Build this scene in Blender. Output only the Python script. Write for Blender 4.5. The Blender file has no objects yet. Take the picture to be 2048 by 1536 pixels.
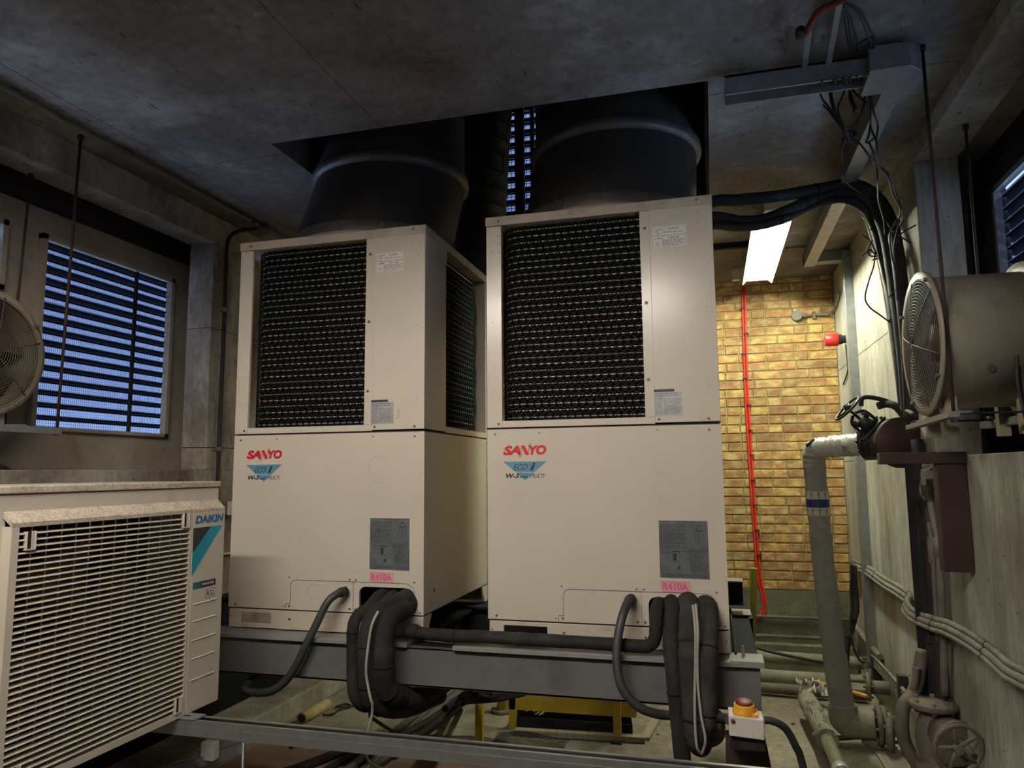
import bpy, bmesh, math, random
from mathutils import Vector, Matrix
random.seed(7)
SC = bpy.context.scene
COL = SC.collection
# ------------------------------------------------------------------ camera
cd = bpy.data.cameras.new('camera'); cam = bpy.data.objects.new('camera', cd); COL.objects.link(cam)
cd.sensor_width = 36; cd.sensor_fit = 'HORIZONTAL'; cd.lens = 25.6; cd.clip_start = .02; cd.clip_end = 200
YAW, PITCH, ROLL = math.radians(15.263), math.radians(6.853), math.radians(-.51)
cam.matrix_world = Matrix.Translation((.9665, -3.1131, .7185)) @ Matrix.Rotation(YAW, 4, 'Z') @ Matrix.Rotation(math.pi/2 + PITCH, 4, 'X') @ Matrix.Rotation(ROLL, 4, 'Z')
SC.camera = cam
# ------------------------------------------------------------------ world: dusk sky
w = bpy.data.worlds.new('dusk_sky'); SC.world = w; w.use_nodes = True
nt = w.node_tree; nt.nodes.clear()
o_ = nt.nodes.new('ShaderNodeOutputWorld'); b_ = nt.nodes.new('ShaderNodeBackground')
gr = nt.nodes.new('ShaderNodeTexGradient'); tc = nt.nodes.new('ShaderNodeTexCoord'); sx = nt.nodes.new('ShaderNodeSeparateXYZ')
cr = nt.nodes.new('ShaderNodeValToRGB'); mr = nt.nodes.new('ShaderNodeMapRange')
nt.links.new(tc.outputs['Generated'], sx.inputs[0]); nt.links.new(sx.outputs['Z'], mr.inputs['Value'])
mr.inputs['From Min'].default_value = -1; mr.inputs['From Max'].default_value = 1
nt.links.new(mr.outputs[0], cr.inputs[0]); nt.links.new(cr.outputs[0], b_.inputs['Color'])
e = cr.color_ramp.elements; e[0].position = .0; e[0].color = (20, 31, 50, 1); e[1].position = 1; e[1].color = (6.0, 9.2, 15.0, 1)
# unseen blue glow added steeply below the windows to light the ceiling, dark beyond, glow on the horizon, deep blue band of trees and roofs, open sky high up brightened to light the louvre tops
for p_, c_ in ((.19, (20, 31, 50, 1)), (.29, (.6, .9, 1.6, 1)), (.49, (.14, .2, .36, 1)), (.503, (.30, .45, .85, 1)), (.545, (.15, .22, .46, 1)), (.66, (.075, .11, .26, 1)), (.74, (.16, .25, .52, 1)), (.82, (4.0, 6.2, 10.4, 1))):
    q_ = e.new(p_); q_.color = c_
b_.inputs['Strength'].default_value = 1.5
nt.links.new(b_.outputs[0], o_.inputs['Surface'])
# ------------------------------------------------------------------ colour management
SC.view_settings.view_transform = 'Standard'; SC.view_settings.look = 'None'
SC.view_settings.gamma = 1; SC.view_settings.exposure = 0; SC.view_settings.use_curve_mapping = False
TUBE_FAR, TUBE_NEAR = 190.0, 205.0      # emission of the two ceiling battens

# ------------------------------------------------------------------ materials
def nodes(name):
    m = bpy.data.materials.new(name); m.use_nodes = True
    n = m.node_tree; return m, n, n.nodes['Principled BSDF']
def pos(n):
    t = n.nodes.new('ShaderNodeTexCoord'); return t.outputs['Object']
def noise(n, v, scale, detail=6, rough=.6, stretch=None, dist=0):
    if stretch:
        mp = n.nodes.new('ShaderNodeMapping'); mp.inputs['Scale'].default_value = stretch
        n.links.new(v, mp.inputs['Vector']); v = mp.outputs[0]
    t = n.nodes.new('ShaderNodeTexNoise'); t.inputs['Scale'].default_value = scale
    t.inputs['Detail'].default_value = detail; t.inputs['Roughness'].default_value = rough
    t.inputs['Distortion'].default_value = dist
    n.links.new(v, t.inputs['Vector']); return t.outputs['Fac']
def ramp(n, f, stops):
    r = n.nodes.new('ShaderNodeValToRGB'); el = r.color_ramp.elements
    while len(el) < len(stops): el.new(.5)
    for q, (p, c) in zip(el, stops):
        q.position = p; q.color = tuple(c) + (1,) if len(c) == 3 else c
    n.links.new(f, r.inputs[0]); return r.outputs[0]
def mix(n, f, a, b, mode='MIX'):
    x = n.nodes.new('ShaderNodeMix'); x.data_type = 'RGBA'; x.blend_type = mode
    for s, v in ((x.inputs[0], f), (x.inputs[6], a), (x.inputs[7], b)):
        if isinstance(v, (int, float)): s.default_value = v
        elif isinstance(v, tuple): s.default_value = v + (1,)
        else: n.links.new(v, s)
    return x.outputs[2]
def bump(n, b, f, strength=.3, dist=.01):
    k = n.nodes.new('ShaderNodeBump'); k.inputs['Strength'].default_value = strength; k.inputs['Distance'].default_value = dist
    n.links.new(f, k.inputs['Height']); n.links.new(k.outputs[0], b.inputs['Normal'])
def sc(c, k): return tuple(min(1, q*k) for q in c)
def plain(name, c, rough=.5, metal=0, var=.15, scale=8, dirt=None, dirt_amt=.5, bmp=0, spec=.5, stretch=None):
    """one paint with slight mottling and, when given, dirt in patches"""
    m, n, b = nodes(name); v = pos(n)
    col = ramp(n, noise(n, v, scale, stretch=stretch), [(.3, sc(c, 1-var)), (.7, sc(c, 1+var))])
    if dirt:
        f = ramp(n, noise(n, v, scale*.6+3, 9, .7), [(.66-dirt_amt*.3, (0, 0, 0)), (.78, (1, 1, 1))])
        col = mix(n, f, col, dirt)
    n.links.new(col, b.inputs['Base Color'])
    b.inputs['Roughness'].default_value = rough; b.inputs['Metallic'].default_value = metal
    b.inputs['Specular IOR Level'].default_value = spec
    if bmp: bump(n, b, noise(n, v, scale*6, 4), bmp, .004)
    return m
def emit(name, c, s):
    m, n, b = nodes(name); b.inputs['Emission Color'].default_value = c + (1,); b.inputs['Emission Strength'].default_value = s
    b.inputs['Base Color'].default_value = (.8, .8, .8, 1); return m
def concrete(name, base, dark, pale, scale=1.4, streak=None, pale_at=.62, dark_at=.42, joints=(), bmp=.5):
    m, n, b = nodes(name); v = pos(n)
    col = ramp(n, noise(n, v, scale, 8, .62, streak), [(dark_at-.12, dark), (dark_at+.06, base), (pale_at-.08, base), (pale_at+.1, pale)])
    fine = ramp(n, noise(n, v, scale*14, 6, .7, streak), [(.3, (.62, .6, .58)), (.65, (1.12, 1.12, 1.12))])
    col = mix(n, .8, col, fine, 'MULTIPLY')
    pits = ramp(n, noise(n, v, 34, 2, .5, (1, .35, 1)), [(.70, (1, 1, 1)), (.745, (.3, .28, .26))])
    col = mix(n, .8, col, pits, 'MULTIPLY')
    eff = ramp(n, noise(n, v, 5, 10, .8, streak, 1.5), [(.60, (0, 0, 0)), (.72, (.55, .55, .55))])
    col = mix(n, eff, col, sc(pale, 1.25))
    if joints:
        s = n.nodes.new('ShaderNodeSeparateXYZ')
        g = n.nodes.new('ShaderNodeTexNoise'); g.inputs['Scale'].default_value = 9; n.links.new(v, g.inputs['Vector'])
        va = n.nodes.new('ShaderNodeVectorMath'); va.operation = 'MULTIPLY_ADD'
        n.links.new(g.outputs['Color'], va.inputs[0]); va.inputs[1].default_value = (.012,)*3; n.links.new(v, va.inputs[2])
        n.links.new(va.outputs[0], s.inputs[0])
        for ax, at, wd in joints:
            a = n.nodes.new('ShaderNodeMath'); a.operation = 'SUBTRACT'; n.links.new(s.outputs[ax], a.inputs[0]); a.inputs[1].default_value = at+.006
            c2 = n.nodes.new('ShaderNodeMath'); c2.operation = 'ABSOLUTE'; n.links.new(a.outputs[0], c2.inputs[0])
            c3 = n.nodes.new('ShaderNodeMath'); c3.operation = 'LESS_THAN'; n.links.new(c2.outputs[0], c3.inputs[0]); c3.inputs[1].default_value = wd
            col = mix(n, c3.outputs[0], col, (.03, .027, .025))
    n.links.new(col, b.inputs['Base Color']); b.inputs['Roughness'].default_value = .85
    b.inputs['Specular IOR Level'].default_value = .25
    bump(n, b, noise(n, v, 22, 8, .75), bmp, .012)
    return m
M = {}
M['ceiling'] = concrete('ceiling_concrete', (.225, .202, .178), (.12, .082, .062), (.46, .455, .44), 1.1, None, .6, .42,
                        [('X', -1.69, .002), ('X', -.484, .0015), ('Y', .012, .002)])
M['wall_l'] = concrete('left_wall_concrete', (.33, .29, .24), (.17, .135, .10), (.54, .51, .45), 2.6, (1, 1, .6), .57, .44, joints=[('Z', .88, .003), ('Z', 1.62, .002)])
M['wall_r'] = concrete('right_wall_concrete', (.39, .365, .30), (.21, .18, .135), (.62, .62, .54), 2.4, (1, 1, .22), .56, .4, joints=[('Z', 1.52, .003)])
M['floor'] = concrete('floor_concrete', (.33, .29, .215), (.16, .13, .10), (.48, .44, .35), 1.5, None, .6, .45)
M['upstand'] = concrete('upstand_concrete', (.16, .16, .10), (.09, .085, .06), (.25, .25, .17), 3)
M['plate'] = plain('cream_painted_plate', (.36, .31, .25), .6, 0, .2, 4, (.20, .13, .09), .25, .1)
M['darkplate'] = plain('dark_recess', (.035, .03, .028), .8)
M['cream'] = plain('cream_enamel', (.60, .545, .455), .23, 0, .035, 3, (.50, .43, .33), .1)
M['cream_dusty'] = plain('dusty_cream_enamel', (.50, .43, .34), .75, 0, .1, 9, (.30, .24, .18), .65, .15)
M['cream_base'] = plain('dirty_cream_enamel', (.55, .48, .39), .55, 0, .06, 6, (.30, .24, .18), .42)
M['ivory'] = plain('ivory_plastic', (.56, .505, .42), .45, 0, .05, 3, (.40, .35, .28), .3)
M['ivory_dusty'] = plain('dusty_ivory_plastic', (.52, .455, .36), .8, 0, .1, 30, (.16, .12, .09), .75, .2)
def dusty(name, c, dark):
    m, n, b = nodes(name); v = pos(n)
    f = ramp(n, noise(n, v, 26, 5, .65, None, 2.2), [(.44, (0, 0, 0)), (.485, (1, 1, 1)), (.52, (0, 0, 0))])
    f2 = ramp(n, noise(n, v, 9, 4), [(.4, (0, 0, 0)), (.6, (.8, .8, .8))])
    col = mix(n, f2, sc(c, 1.08), sc(c, .86))
    col = mix(n, f, col, dark); n.links.new(col, b.inputs['Base Color']); b.inputs['Roughness'].default_value = .85
    bump(n, b, noise(n, v, 40, 5, .7, None, 2), .25, .004); return m
M['ivory_dusty'] = dusty('dusty_ivory_plastic', (.53, .465, .37), (.27, .21, .16))
M['black'] = plain('black_rubber', (.018, .017, .016), .7, 0, .3, 14, (.07, .06, .05), .4, .2)
M['foam'] = plain('black_pipe_foam', (.008, .0072, .0065), .85, 0, .35, 10, (.045, .037, .03), .5, .4)
M['foam_grey'] = plain('dusty_pipe_foam', (.018, .016, .014), .9, 0, .35, 12, (.075, .063, .05), .6, .4)
M['void'] = plain('black_void', (.004, .004, .004), .9)
M['coil'] = plain('coil_fin_black', (.006, .006, .006), .95, spec=.05)
M['cointube'] = plain('coil_tube_grey', (.55, .52, .47), .45, .2)
M['guard'] = plain('black_guard', (.005, .005, .005), .7, spec=.15)
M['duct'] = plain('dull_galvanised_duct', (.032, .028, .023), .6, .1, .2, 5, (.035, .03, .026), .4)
M['ductring'] = plain('galvanised_ring', (.11, .104, .095), .5, .3, .2, 8, (.18, .16, .14), .4)
M['galv'] = plain('galvanised_steel', (.29, .305, .31), .42, .55, .18, 18, (.20, .21, .21), .4, .05)
M['galv_bright'] = plain('bright_zinc_channel', (.46, .46, .45), .33, .78, .1, 20, (.30, .29, .27), .3)
M['beam'] = plain('grey_beam_paint', (.125, .125, .12), .5, 0, .16, 3, (.06, .05, .045), .4, .1)
M['beamtop'] = plain('grey_beam_flange', (.24, .24, .225), .5, 0, .15, 6, (.10, .075, .06), .35)
M['darksteel'] = plain('blackened_steel', (.02, .02, .02), .85, 0, .3, 8, spec=.1)
M['rust'] = plain('red_oxide_steel', (.032, .014, .010), .65, 0, .3, 8, (.035, .022, .018), .4, .2)
M['rod'] = plain('rusty_rod', (.05, .028, .02), .7, .2, .4, 20)
M['castiron'] = plain('dusty_cast_iron', (.16, .13, .10), .75, .1, .3, 10, (.07, .05, .04), .5, .4)
M['blackiron'] = plain('black_cast_iron', (.022, .023, .023), .45, .2, .3, 10, (.06, .05, .04), .35, .3)
M['flange'] = plain('brown_flange', (.045, .022, .016), .7, .1, .3, 9, (.10, .07, .05), .2, .3)
M['canvas'] = plain('grey_pipe_wrap', (.27, .265, .25), .75, 0, .22, 7, (.13, .12, .11), .4, .9)
M['foil'] = plain('creased_foil_wrap', (.50, .49, .44), .4, .25, .25, 9, (.25, .24, .2), .4, 1)
M['canvas_dirty'] = plain('dirty_pipe_wrap', (.27, .245, .18), .85, 0, .3, 6, (.10, .08, .06), .5, .8)
M['pipe_olive'] = plain('olive_pipe', (.24, .22, .14), .5, 0, .15, 8, (.12, .1, .07), .3)
M['conduit'] = plain('grey_flexible_conduit', (.035, .039, .043), .5, 0, .15, 12)
M['tube_grey'] = plain('grey_conduit', (.17, .165, .14), .55, .1, .25, 12, (.09, .08, .07), .4)
M['cable_pale'] = plain('pale_cable', (.36, .33, .29), .6, 0, .2, 12)
M['cable_dusty'] = plain('dusty_grey_cable', (.19, .175, .14), .75, 0, .3, 20, (.08, .07, .055), .5)
M['redcable'] = plain('red_fire_cable', (.75, .035, .02), .45, 0, .1, 6)
M['redplastic'] = plain('red_plastic', (.75, .03, .03), .35)
M['reddull'] = plain('dusty_red_plastic', (.13, .014, .012), .5)
M['yellow'] = plain('yellow_plastic', (.80, .38, .02), .4, 0, .15, 14, (.4, .18, .03), .25)
M['yellowpaint'] = plain('yellow_painted_steel', (.50, .36, .03), .5, 0, .2, 7, (.25, .16, .03), .35)
M['plank'] = plain('yellow_plank', (.52, .48, .07), .6, 0, .25, 12, (.35, .28, .05), .5)
M['white'] = plain('white_plastic', (.62, .59, .53), .4, 0, .06, 10, (.4, .36, .3), .3)
M['reflector'] = plain('white_reflector_enamel', (.85, .86, .85), .4, 0, .03)
M['label_white'] = plain('label_white', (.74, .71, .66), .5, 0, .05)
M['label_grey'] = plain('label_silver', (.36, .37, .37), .4, .3, .25, 30)
M['caution'] = plain('grey_caution_plate', (.15, .165, .175), .35, .3, .25, 22)
M['ink'] = plain('dark_ink', (.025, .025, .03), .5)
M['ink_soft'] = plain('soft_ink', (.16, .15, .145), .6)
M['ink_red'] = plain('red_ink', (.60, .012, .022), .45)
M['ink_pinkfade'] = plain('faded_red_ink', (.55, .28, .24), .5)
M['ink_pink'] = plain('pink_ink', (.72, .12, .27), .5)
M['pink_ground'] = plain('pink_label_ground', (.62, .38, .36), .5)
M['ink_cyan'] = plain('cyan_ink', (.0, .30, .40), .4)
M['ink_blue'] = plain('blue_ink', (.0, .13, .30), .4)
M['ink_tri'] = plain('steel_blue_ink', (.10, .26, .37), .45)
M['ink_green'] = plain('green_ink', (.01, .14, .12), .45)
M['pencil'] = plain('pencil_grey', (.42, .37, .30), .6)
M['seam'] = plain('seam_shadow_gap', (.03, .022, .018), .9)
M['knock'] = plain('knockout_scored_line', (.42, .36, .28), .6)
M['screw'] = plain('dull_screw', (.15, .12, .10), .5, .4, .3, 40)
M['cardboard'] = plain('yellowed_cardboard', (.55, .43, .20), .8, 0, .2, 12, (.30, .2, .08), .3)
M['timber'] = plain('grey_timber', (.30, .26, .19), .8, 0, .25, 6, stretch=(8, 1, 1))
M['orange'] = plain('orange_wood_strip', (.62, .30, .08), .6)
M['stone'] = plain('rubble_stone', (.22, .19, .13), .9, 0, .3, 20, bmp=1)
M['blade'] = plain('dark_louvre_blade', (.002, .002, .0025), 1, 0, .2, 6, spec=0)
M['blade_top'] = plain('bounce_louvre_top', (.60, .62, .64), .6, .1)  # tops made pale to bounce skylight inward, undersides left black as in shade
M['blade_edge'] = plain('lit_louvre_edge', (.22, .26, .36), .4, .3)  # pale strips paint the light caught on the blade lips
M['birdmesh'] = plain('bird_mesh_wire', (.06, .07, .10), .5, .4)
M['fanpaint'] = plain('cream_fan_paint', (.30, .26, .19), .5, 0, .12, 4, (.16, .11, .08), .35)
M['fanblade'] = plain('brown_fan_blade', (.075, .05, .04), .5, 0, .2, 6)
M['fanguard'] = plain('fan_guard_wire', (.10, .082, .062), .5, .3)
M['wall_shade'] = plain('painted_wall_shade', (.008, .008, .008), .9, spec=.1)
M['mat'] = plain('black_bounce_mat', (.02, .018, .016), .9)
M['pcm'] = plain('rusty_red_floor_sheet', (.24, .14, .10), .75, 0, .2, 5, (.14, .09, .07), .4)
M['navy'] = plain('navy_tape', (.02, .04, .16), .5)
M['tape'] = plain('cream_tape', (.55, .53, .42), .5)
M['mortar'] = concrete('mortar', (.35, .30, .12), (.20, .17, .08), (.46, .42, .2), 4)
def brickmat():
    m, n, b = nodes('yellow_stock_brick'); v = pos(n)
    at = n.nodes.new('ShaderNodeVertexColor'); at.layer_name = 'tint'
    bl = ramp(n, noise(n, v, 11, 5, .6, (1, 1, 1.6)), [(.38, (.40, .215, .10)), (.5, (.54, .33, .14)), (.62, (.70, .56, .26))])
    col = mix(n, .75, bl, at.outputs[0], 'MULTIPLY')
    f = ramp(n, noise(n, v, 60, 4, .7), [(.3, (.72, .7, .66)), (.7, (1.1, 1.1, 1.1))])
    col = mix(n, .8, col, f, 'MULTIPLY')
    n.links.new(col, b.inputs['Base Color']); b.inputs['Roughness'].default_value = .85
    bump(n, b, noise(n, v, 90, 5, .7), .5, .004); return m
M['brick'] = brickmat()

# ------------------------------------------------------------------ mesh collector
class MB:
    def __init__(s): s.v = []; s.f = []; s.mi = []; s.sm = []; s.mats = []; s.m = 0; s.cols = []
    def mat(s, key):
        if key not in s.mats: s.mats.append(key)
        s.m = s.mats.index(key); return s
    def add(s, vs, fs, smooth=False):
        k = len(s.v); s.v += [tuple(q) for q in vs]
        for f in fs: s.f.append([i+k for i in f]); s.mi.append(s.m); s.sm.append(smooth)
        return s
    def box(s, a, b):
        x0, y0, z0 = a; x1, y1, z1 = b
        vs = [(x, y, z) for z in (z0, z1) for y in (y0, y1) for x in (x0, x1)]
        return s.add(vs, [(0, 2, 3, 1), (4, 5, 7, 6), (0, 1, 5, 4), (2, 6, 7, 3), (0, 4, 6, 2), (1, 3, 7, 5)])
    def obox(s, p, q, wd, ht, up=(0, 0, 1)):
        """bar of wd x ht section from p to q"""
        p, q = Vector(p), Vector(q); d = (q-p).normalized(); u = Vector(up)
        if abs(d.dot(u)) > .95: u = Vector((0, 1, 0))
        sd = d.cross(u).normalized(); u = sd.cross(d).normalized()
        vs = [c + sd*a*wd/2 + u*b*ht/2 for c in (p, q) for a, b in ((-1, -1), (1, -1), (1, 1), (-1, 1))]
        return s.add(vs, [(0, 1, 2, 3), (7, 6, 5, 4), (0, 4, 5, 1), (1, 5, 6, 2), (2, 6, 7, 3), (3, 7, 4, 0)])
    def prism(s, pts, d):
        """closed polygon (3d points) swept by vector d"""
        n = len(pts); d = Vector(d); P = [Vector(p) for p in pts]
        return s.add(P + [p+d for p in P], [list(range(n))[::-1], list(range(n, 2*n))] + [(i, (i+1) % n, n+(i+1) % n, n+i) for i in range(n)])
    def tube(s, path, r, n=10, caps=True, smooth=True, closed=False):
        P = [Vector(p) for p in path]; N = len(P)
        R = r if isinstance(r, (list, tuple)) else [r]*N
        T = []
        for i in range(N):
            a = P[i-1] if (i or closed) else P[i]; b = P[(i+1) % N] if (i < N-1 or closed) else P[i]
            T.append((b-a).normalized() if (b-a).length > 1e-9 else Vector((0, 0, 1)))
        u = T[0].orthogonal().normalized(); vs = []
        for i in range(N):
            u = (u - T[i]*u.dot(T[i]))
            u = u.normalized() if u.length > 1e-6 else T[i].orthogonal().normalized()
            w_ = T[i].cross(u)
            vs += [P[i] + (u*math.cos(2*math.pi*k/n) + w_*math.sin(2*math.pi*k/n))*R[i] for k in range(n)]
        fs = [(i*n+k, i*n+(k+1) % n, (i+1)*n+(k+1) % n, (i+1)*n+k) for i in range(N-1) for k in range(n)]
        if closed: fs += [((N-1)*n+k, (N-1)*n+(k+1) % n, (k+1) % n, k) for k in range(n)]
        s.add(vs, fs, smooth)
        if caps and not closed:
            k = len(s.v) - N*n
            s.f.append([k+i for i in range(n)][::-1]); s.f.append([k+(N-1)*n+i for i in range(n)])
            s.mi += [s.m, s.m]; s.sm += [False, False]
        return s
    def lathe(s, prof, o, axis=(0, 0, 1), n=32, smooth=True):
        """profile of (radius, height) revolved about axis through o"""
        o = Vector(o); ax = Vector(axis).normalized(); u = ax.orthogonal().normalized(); w_ = ax.cross(u)
        vs = [o + ax*h + (u*math.cos(2*math.pi*k/n) + w_*math.sin(2*math.pi*k/n))*r for r, h in prof for k in range(n)]
        N = len(prof)
        return s.add(vs, [(i*n+k, i*n+(k+1) % n, (i+1)*n+(k+1) % n, (i+1)*n+k) for i in range(N-1) for k in range(n)], smooth)
    def cyl(s, p, q, r, n=20, r2=None):
        return s.tube([p, q], [r, r if r2 is None else r2], n)
    def build(s, name, parent=None, mat=None, bevel=0, kind=None):
        me = bpy.data.meshes.new(name)
        off = Vector(parent['_w']) if parent is not None and '_w' in parent else Vector((0, 0, 0))
        me.from_pydata([tuple(Vector(v)-off) for v in s.v], [], s.f)
        for k in (s.mats or [mat or 'cream']): me.materials.append(M[k])
        for p, a, b in zip(me.polygons, s.mi, s.sm): p.material_index = a; p.use_smooth = b
        bm = bmesh.new(); bm.from_mesh(me); bmesh.ops.recalc_face_normals(bm, faces=bm.faces); bm.to_mesh(me); bm.free()
        o = bpy.data.objects.new(name, me); COL.objects.link(o)
        if parent is not None: o.parent = parent
        o['_w'] = tuple(off)
        if bevel:
            md = o.modifiers.new('edge', 'BEVEL'); md.width = bevel; md.segments = 2; md.limit_method = 'ANGLE'
        if kind: o['kind'] = kind
        return o
def mb(key): return MB().mat(key)
def spline(pts, k=8):
    """smooth curve through the points"""
    P = [Vector(p) for p in pts]; P = [P[0]*2-P[1]] + P + [P[-1]*2-P[-2]]; out = []
    for i in range(1, len(P)-2):
        a, b, c, d = P[i-1:i+3]
        for j in range(k):
            t = j/k
            out.append(.5*((2*b) + (c-a)*t + (2*a-5*b+4*c-d)*t*t + (3*b-a-3*c+d)*t**3))
    return out + [P[-2]]
def thing(name, label, cat, loc, group=None):
    o = bpy.data.objects.new(name, None); COL.objects.link(o); o.location = loc; o.empty_display_size = .1
    o['_w'] = tuple(loc); o['label'] = label; o['category'] = cat
    if group: o['group'] = group
    return o
def tag(o, label, cat, group=None):
    o['label'] = label; o['category'] = cat
    if group: o['group'] = group
    return o
def text(body, p, h, key, parent, name='lettering', shear=0, bold=.0, right=(1, 0, 0), up=(0, 0, 1), width=None, depth=.0006, face=None):
    """raised lettering: p is the lower left corner, h the capital height"""
    cu = bpy.data.curves.new('t', 'FONT'); cu.body = body; cu.size = 1; cu.shear = shear; cu.offset = bold; cu.extrude = .5
    t = bpy.data.objects.new('t', cu); COL.objects.link(t)
    dg = bpy.context.evaluated_depsgraph_get(); me = bpy.data.meshes.new_from_object(t.evaluated_get(dg))
    bpy.data.objects.remove(t)
    xs = [v.co.x for v in me.vertices]; ys = [v.co.y for v in me.vertices]
    x0, y0 = min(xs), min(ys); W_, H_ = max(xs)-x0, max(ys)-y0
    sx_ = (width/W_) if width else h/H_
    R, U = Vector(right), Vector(up); N_ = R.cross(U); off = Vector(parent['_w'])
    for v in me.vertices:
        v.co = Vector(p) - off + R*((v.co.x-x0)*sx_) + U*((v.co.y-y0)*h/H_) + N_*((v.co.z)*depth)
    me.materials.clear(); me.materials.append(M[key])
    o = bpy.data.objects.new(name, me); COL.objects.link(o); o.parent = parent; o['_w'] = tuple(off); return o
def flat(m, pts, n, t=.001):
    """thin plate of thickness t raised along n"""
    return m.prism(pts, Vector(n)*t)
# ================================================================== the room shell
def struct(m, name, **k): return m.build(name, kind='structure', **k)
ZF, ZC = -.85, 2.34
struct(mb('floor').box((-2.6, -6.3, ZF-.2), (2.6, 3.6, ZF)), 'floor')
c = mb('ceiling')
c.box((-2.6, -6.3, ZC), (2.6, -.11, ZC+.3)); c.box((-2.6, 2.3, ZC), (2.6, 3.6, ZC+.3))
c.box((-2.6, -.11, ZC), (-1.08, 2.3, ZC+.3)); c.box((1.012, -.11, ZC), (2.6, 2.3, ZC+.3))
struct(c, 'ceiling')
# upper shaft over the opening, closed on top, louvred at the back
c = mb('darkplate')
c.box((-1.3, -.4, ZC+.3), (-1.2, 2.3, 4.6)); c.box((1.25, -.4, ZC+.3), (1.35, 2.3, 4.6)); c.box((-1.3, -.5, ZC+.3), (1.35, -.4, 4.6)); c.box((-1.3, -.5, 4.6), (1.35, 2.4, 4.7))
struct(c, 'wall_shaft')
SILL_L, SOF_L, SILL_R, SOF_R = .745, 2.163, .772, 2.246
c = mb('wall_l')
c.box((-2.45, -6.3, ZF), (-2.0, 3.6, SILL_L)); c.box((-2.18, -6.3, SOF_L), (-2.0, 3.6, ZC)); c.box((-2.18, .68, SILL_L), (-2.0, 3.6, SOF_L)); c.box((-2.45, -6.3, SILL_L), (-2.0, -4.2, SOF_L))
c.box((-2.45, 1.0, SILL_L), (-2.18, 3.6, ZC)); c.box((-2.45, -6.3, 2.30), (-2.18, 1.0, ZC))
struct(c, 'wall_left', bevel=.006)
c = mb('wall_r')
c.box((2.0, -6.3, ZF), (2.45, 3.6, SILL_R)); c.box((2.0, -6.3, SOF_R), (2.2, 3.6, ZC)); c.box((2.0, .8, SILL_R), (2.2, 3.6, SOF_R)); c.box((2.2, 1.2, SILL_R), (2.45, 3.6, ZC)); c.box((2.2, -6.3, 2.32), (2.45, 1.2, ZC)); c.box((2.0, -6.3, SILL_R), (2.45, -4.2, SOF_R))
struct(c, 'wall_right', bevel=.006)
struct(mb('darkplate').box((-2.6, -6.5, ZF), (2.6, -6.3, ZC)), 'wall_front')
# brick wall: every brick shaped, one mesh
YB = 3.35
c = MB(); c.mat('mortar'); c.box((-2.0, YB+.006, -.26), (2.0, YB+.25, ZC)); c.mat('brick')
rb = random.Random(3); tints = []
z = -.255; row = 0
while z < ZC-.01:
    x = -2.0 + (-.17 if row % 2 else -.05) + rb.uniform(-.01, .01); k = row
    while x < 2.0:
        L = .215 if rb.random() < (.45 if k % 2 else .85) else .1025
        x0, x1 = max(x, -1.995), min(x+L, 1.995); z0, z1 = z, min(z+.064, ZC-.002)
        if x1-x0 > .02:
            j = .004; q = rb.uniform(-.002, .002)
            n0 = len(c.v)
            vs = [(x0, YB+.012, z0), (x1, YB+.012, z0), (x1, YB+.012, z1), (x0, YB+.012, z1)]
            ot = [(x0, YB+.002+q, z0), (x1, YB+.002+q, z0), (x1, YB+.002+q, z1), (x0, YB+.002+q, z1)]
            ins = [(x0+j, YB-.003+q, z0+j), (x1-j, YB-.003+q, z0+j), (x1-j, YB-.003+q, z1-j), (x0+j, YB-.003+q, z1-j)]
            c.add(vs+ot+ins, [(8, 9, 10, 11)] + [(a+i, a+(i+1) % 4, a+4+(i+1) % 4, a+4+i) for a in (0, 4) for i in range(4)])
            t = rb.choice([(1, 1, 1), (1.15, 1.05, .9), (.72, .62, .6), (1.2, 1.15, .85), (.85, .72, .62), (1.1, 1, .8), (.95, .85, .8)])
            g = rb.uniform(.82, 1.12); tints.append((n0, tuple(min(1, .82*g*q_) for q_ in t)))
        x += L+.0105; k += 1
    z += .0752; row += 1
wb = struct(c, 'wall_back')
ca = wb.data.color_attributes.new('tint', 'FLOAT_COLOR', 'POINT')
for i in range(len(ca.data)): ca.data[i].color = (1, 1, 1, 1)
for n0, t in tints:
    for i in range(n0, n0+12): ca.data[i].color = t + (1,)
struct(mb('upstand').box((-2.0, YB-.02, ZF), (2.0, YB+.25, -.262)), 'trim_1')
# raised concrete kerb along the left wall
c = mb('wall_l').box((-2.0, -4, ZF), (-1.70, 3.3, ZF+.135)); struct(c, 'trim_2', bevel=.012)
struct(mb('wall_shade').box((-2.0, -4, ZF+.136), (-1.975, 3.3, -.06)), 'trim_9')  # black band on the wall paints the shade under unit and beam
# window plates set in the two long reveals
def plates(x, d, key, sof, sill, y0, y1, wins, nm):
    """cream sheet with rectangular holes, in the reveal at x, thickness towards d"""
    ys = sorted({y0, y1} | {w_[0] for w_ in wins} | {w_[1] for w_ in wins}); c = mb(key)
    for a, b in zip(ys, ys[1:]):
        h = [w_ for w_ in wins if w_[0] <= a and w_[1] >= b]
        if not h: c.box((x, a, sill), (x+d, b, sof))
        else:
            c.box((x, a, sill), (x+d, b, h[0][2])); c.box((x, a, h[0][3]), (x+d, b, sof))
    return struct(c, nm)
WL = [(-.237, .722, .95, 1.965), (-1.62, -.43, 1.62, 1.965)]
WR = [(-.25, .765, .95, 2.055), (-1.75, -.6, .95, 2.055)]
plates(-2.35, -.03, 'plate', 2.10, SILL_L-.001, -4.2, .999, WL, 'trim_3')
struct(mb('darkplate').box((-2.44, -4.2, 2.05), (-2.382, .999, 2.299)), 'trim_4')  # dark strips stand in for the shade above both window plates
struct(mb('darkplate').box((2.382, -4.2, 2.1), (2.44, 1.199, 2.319)), 'trim_5')
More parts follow.
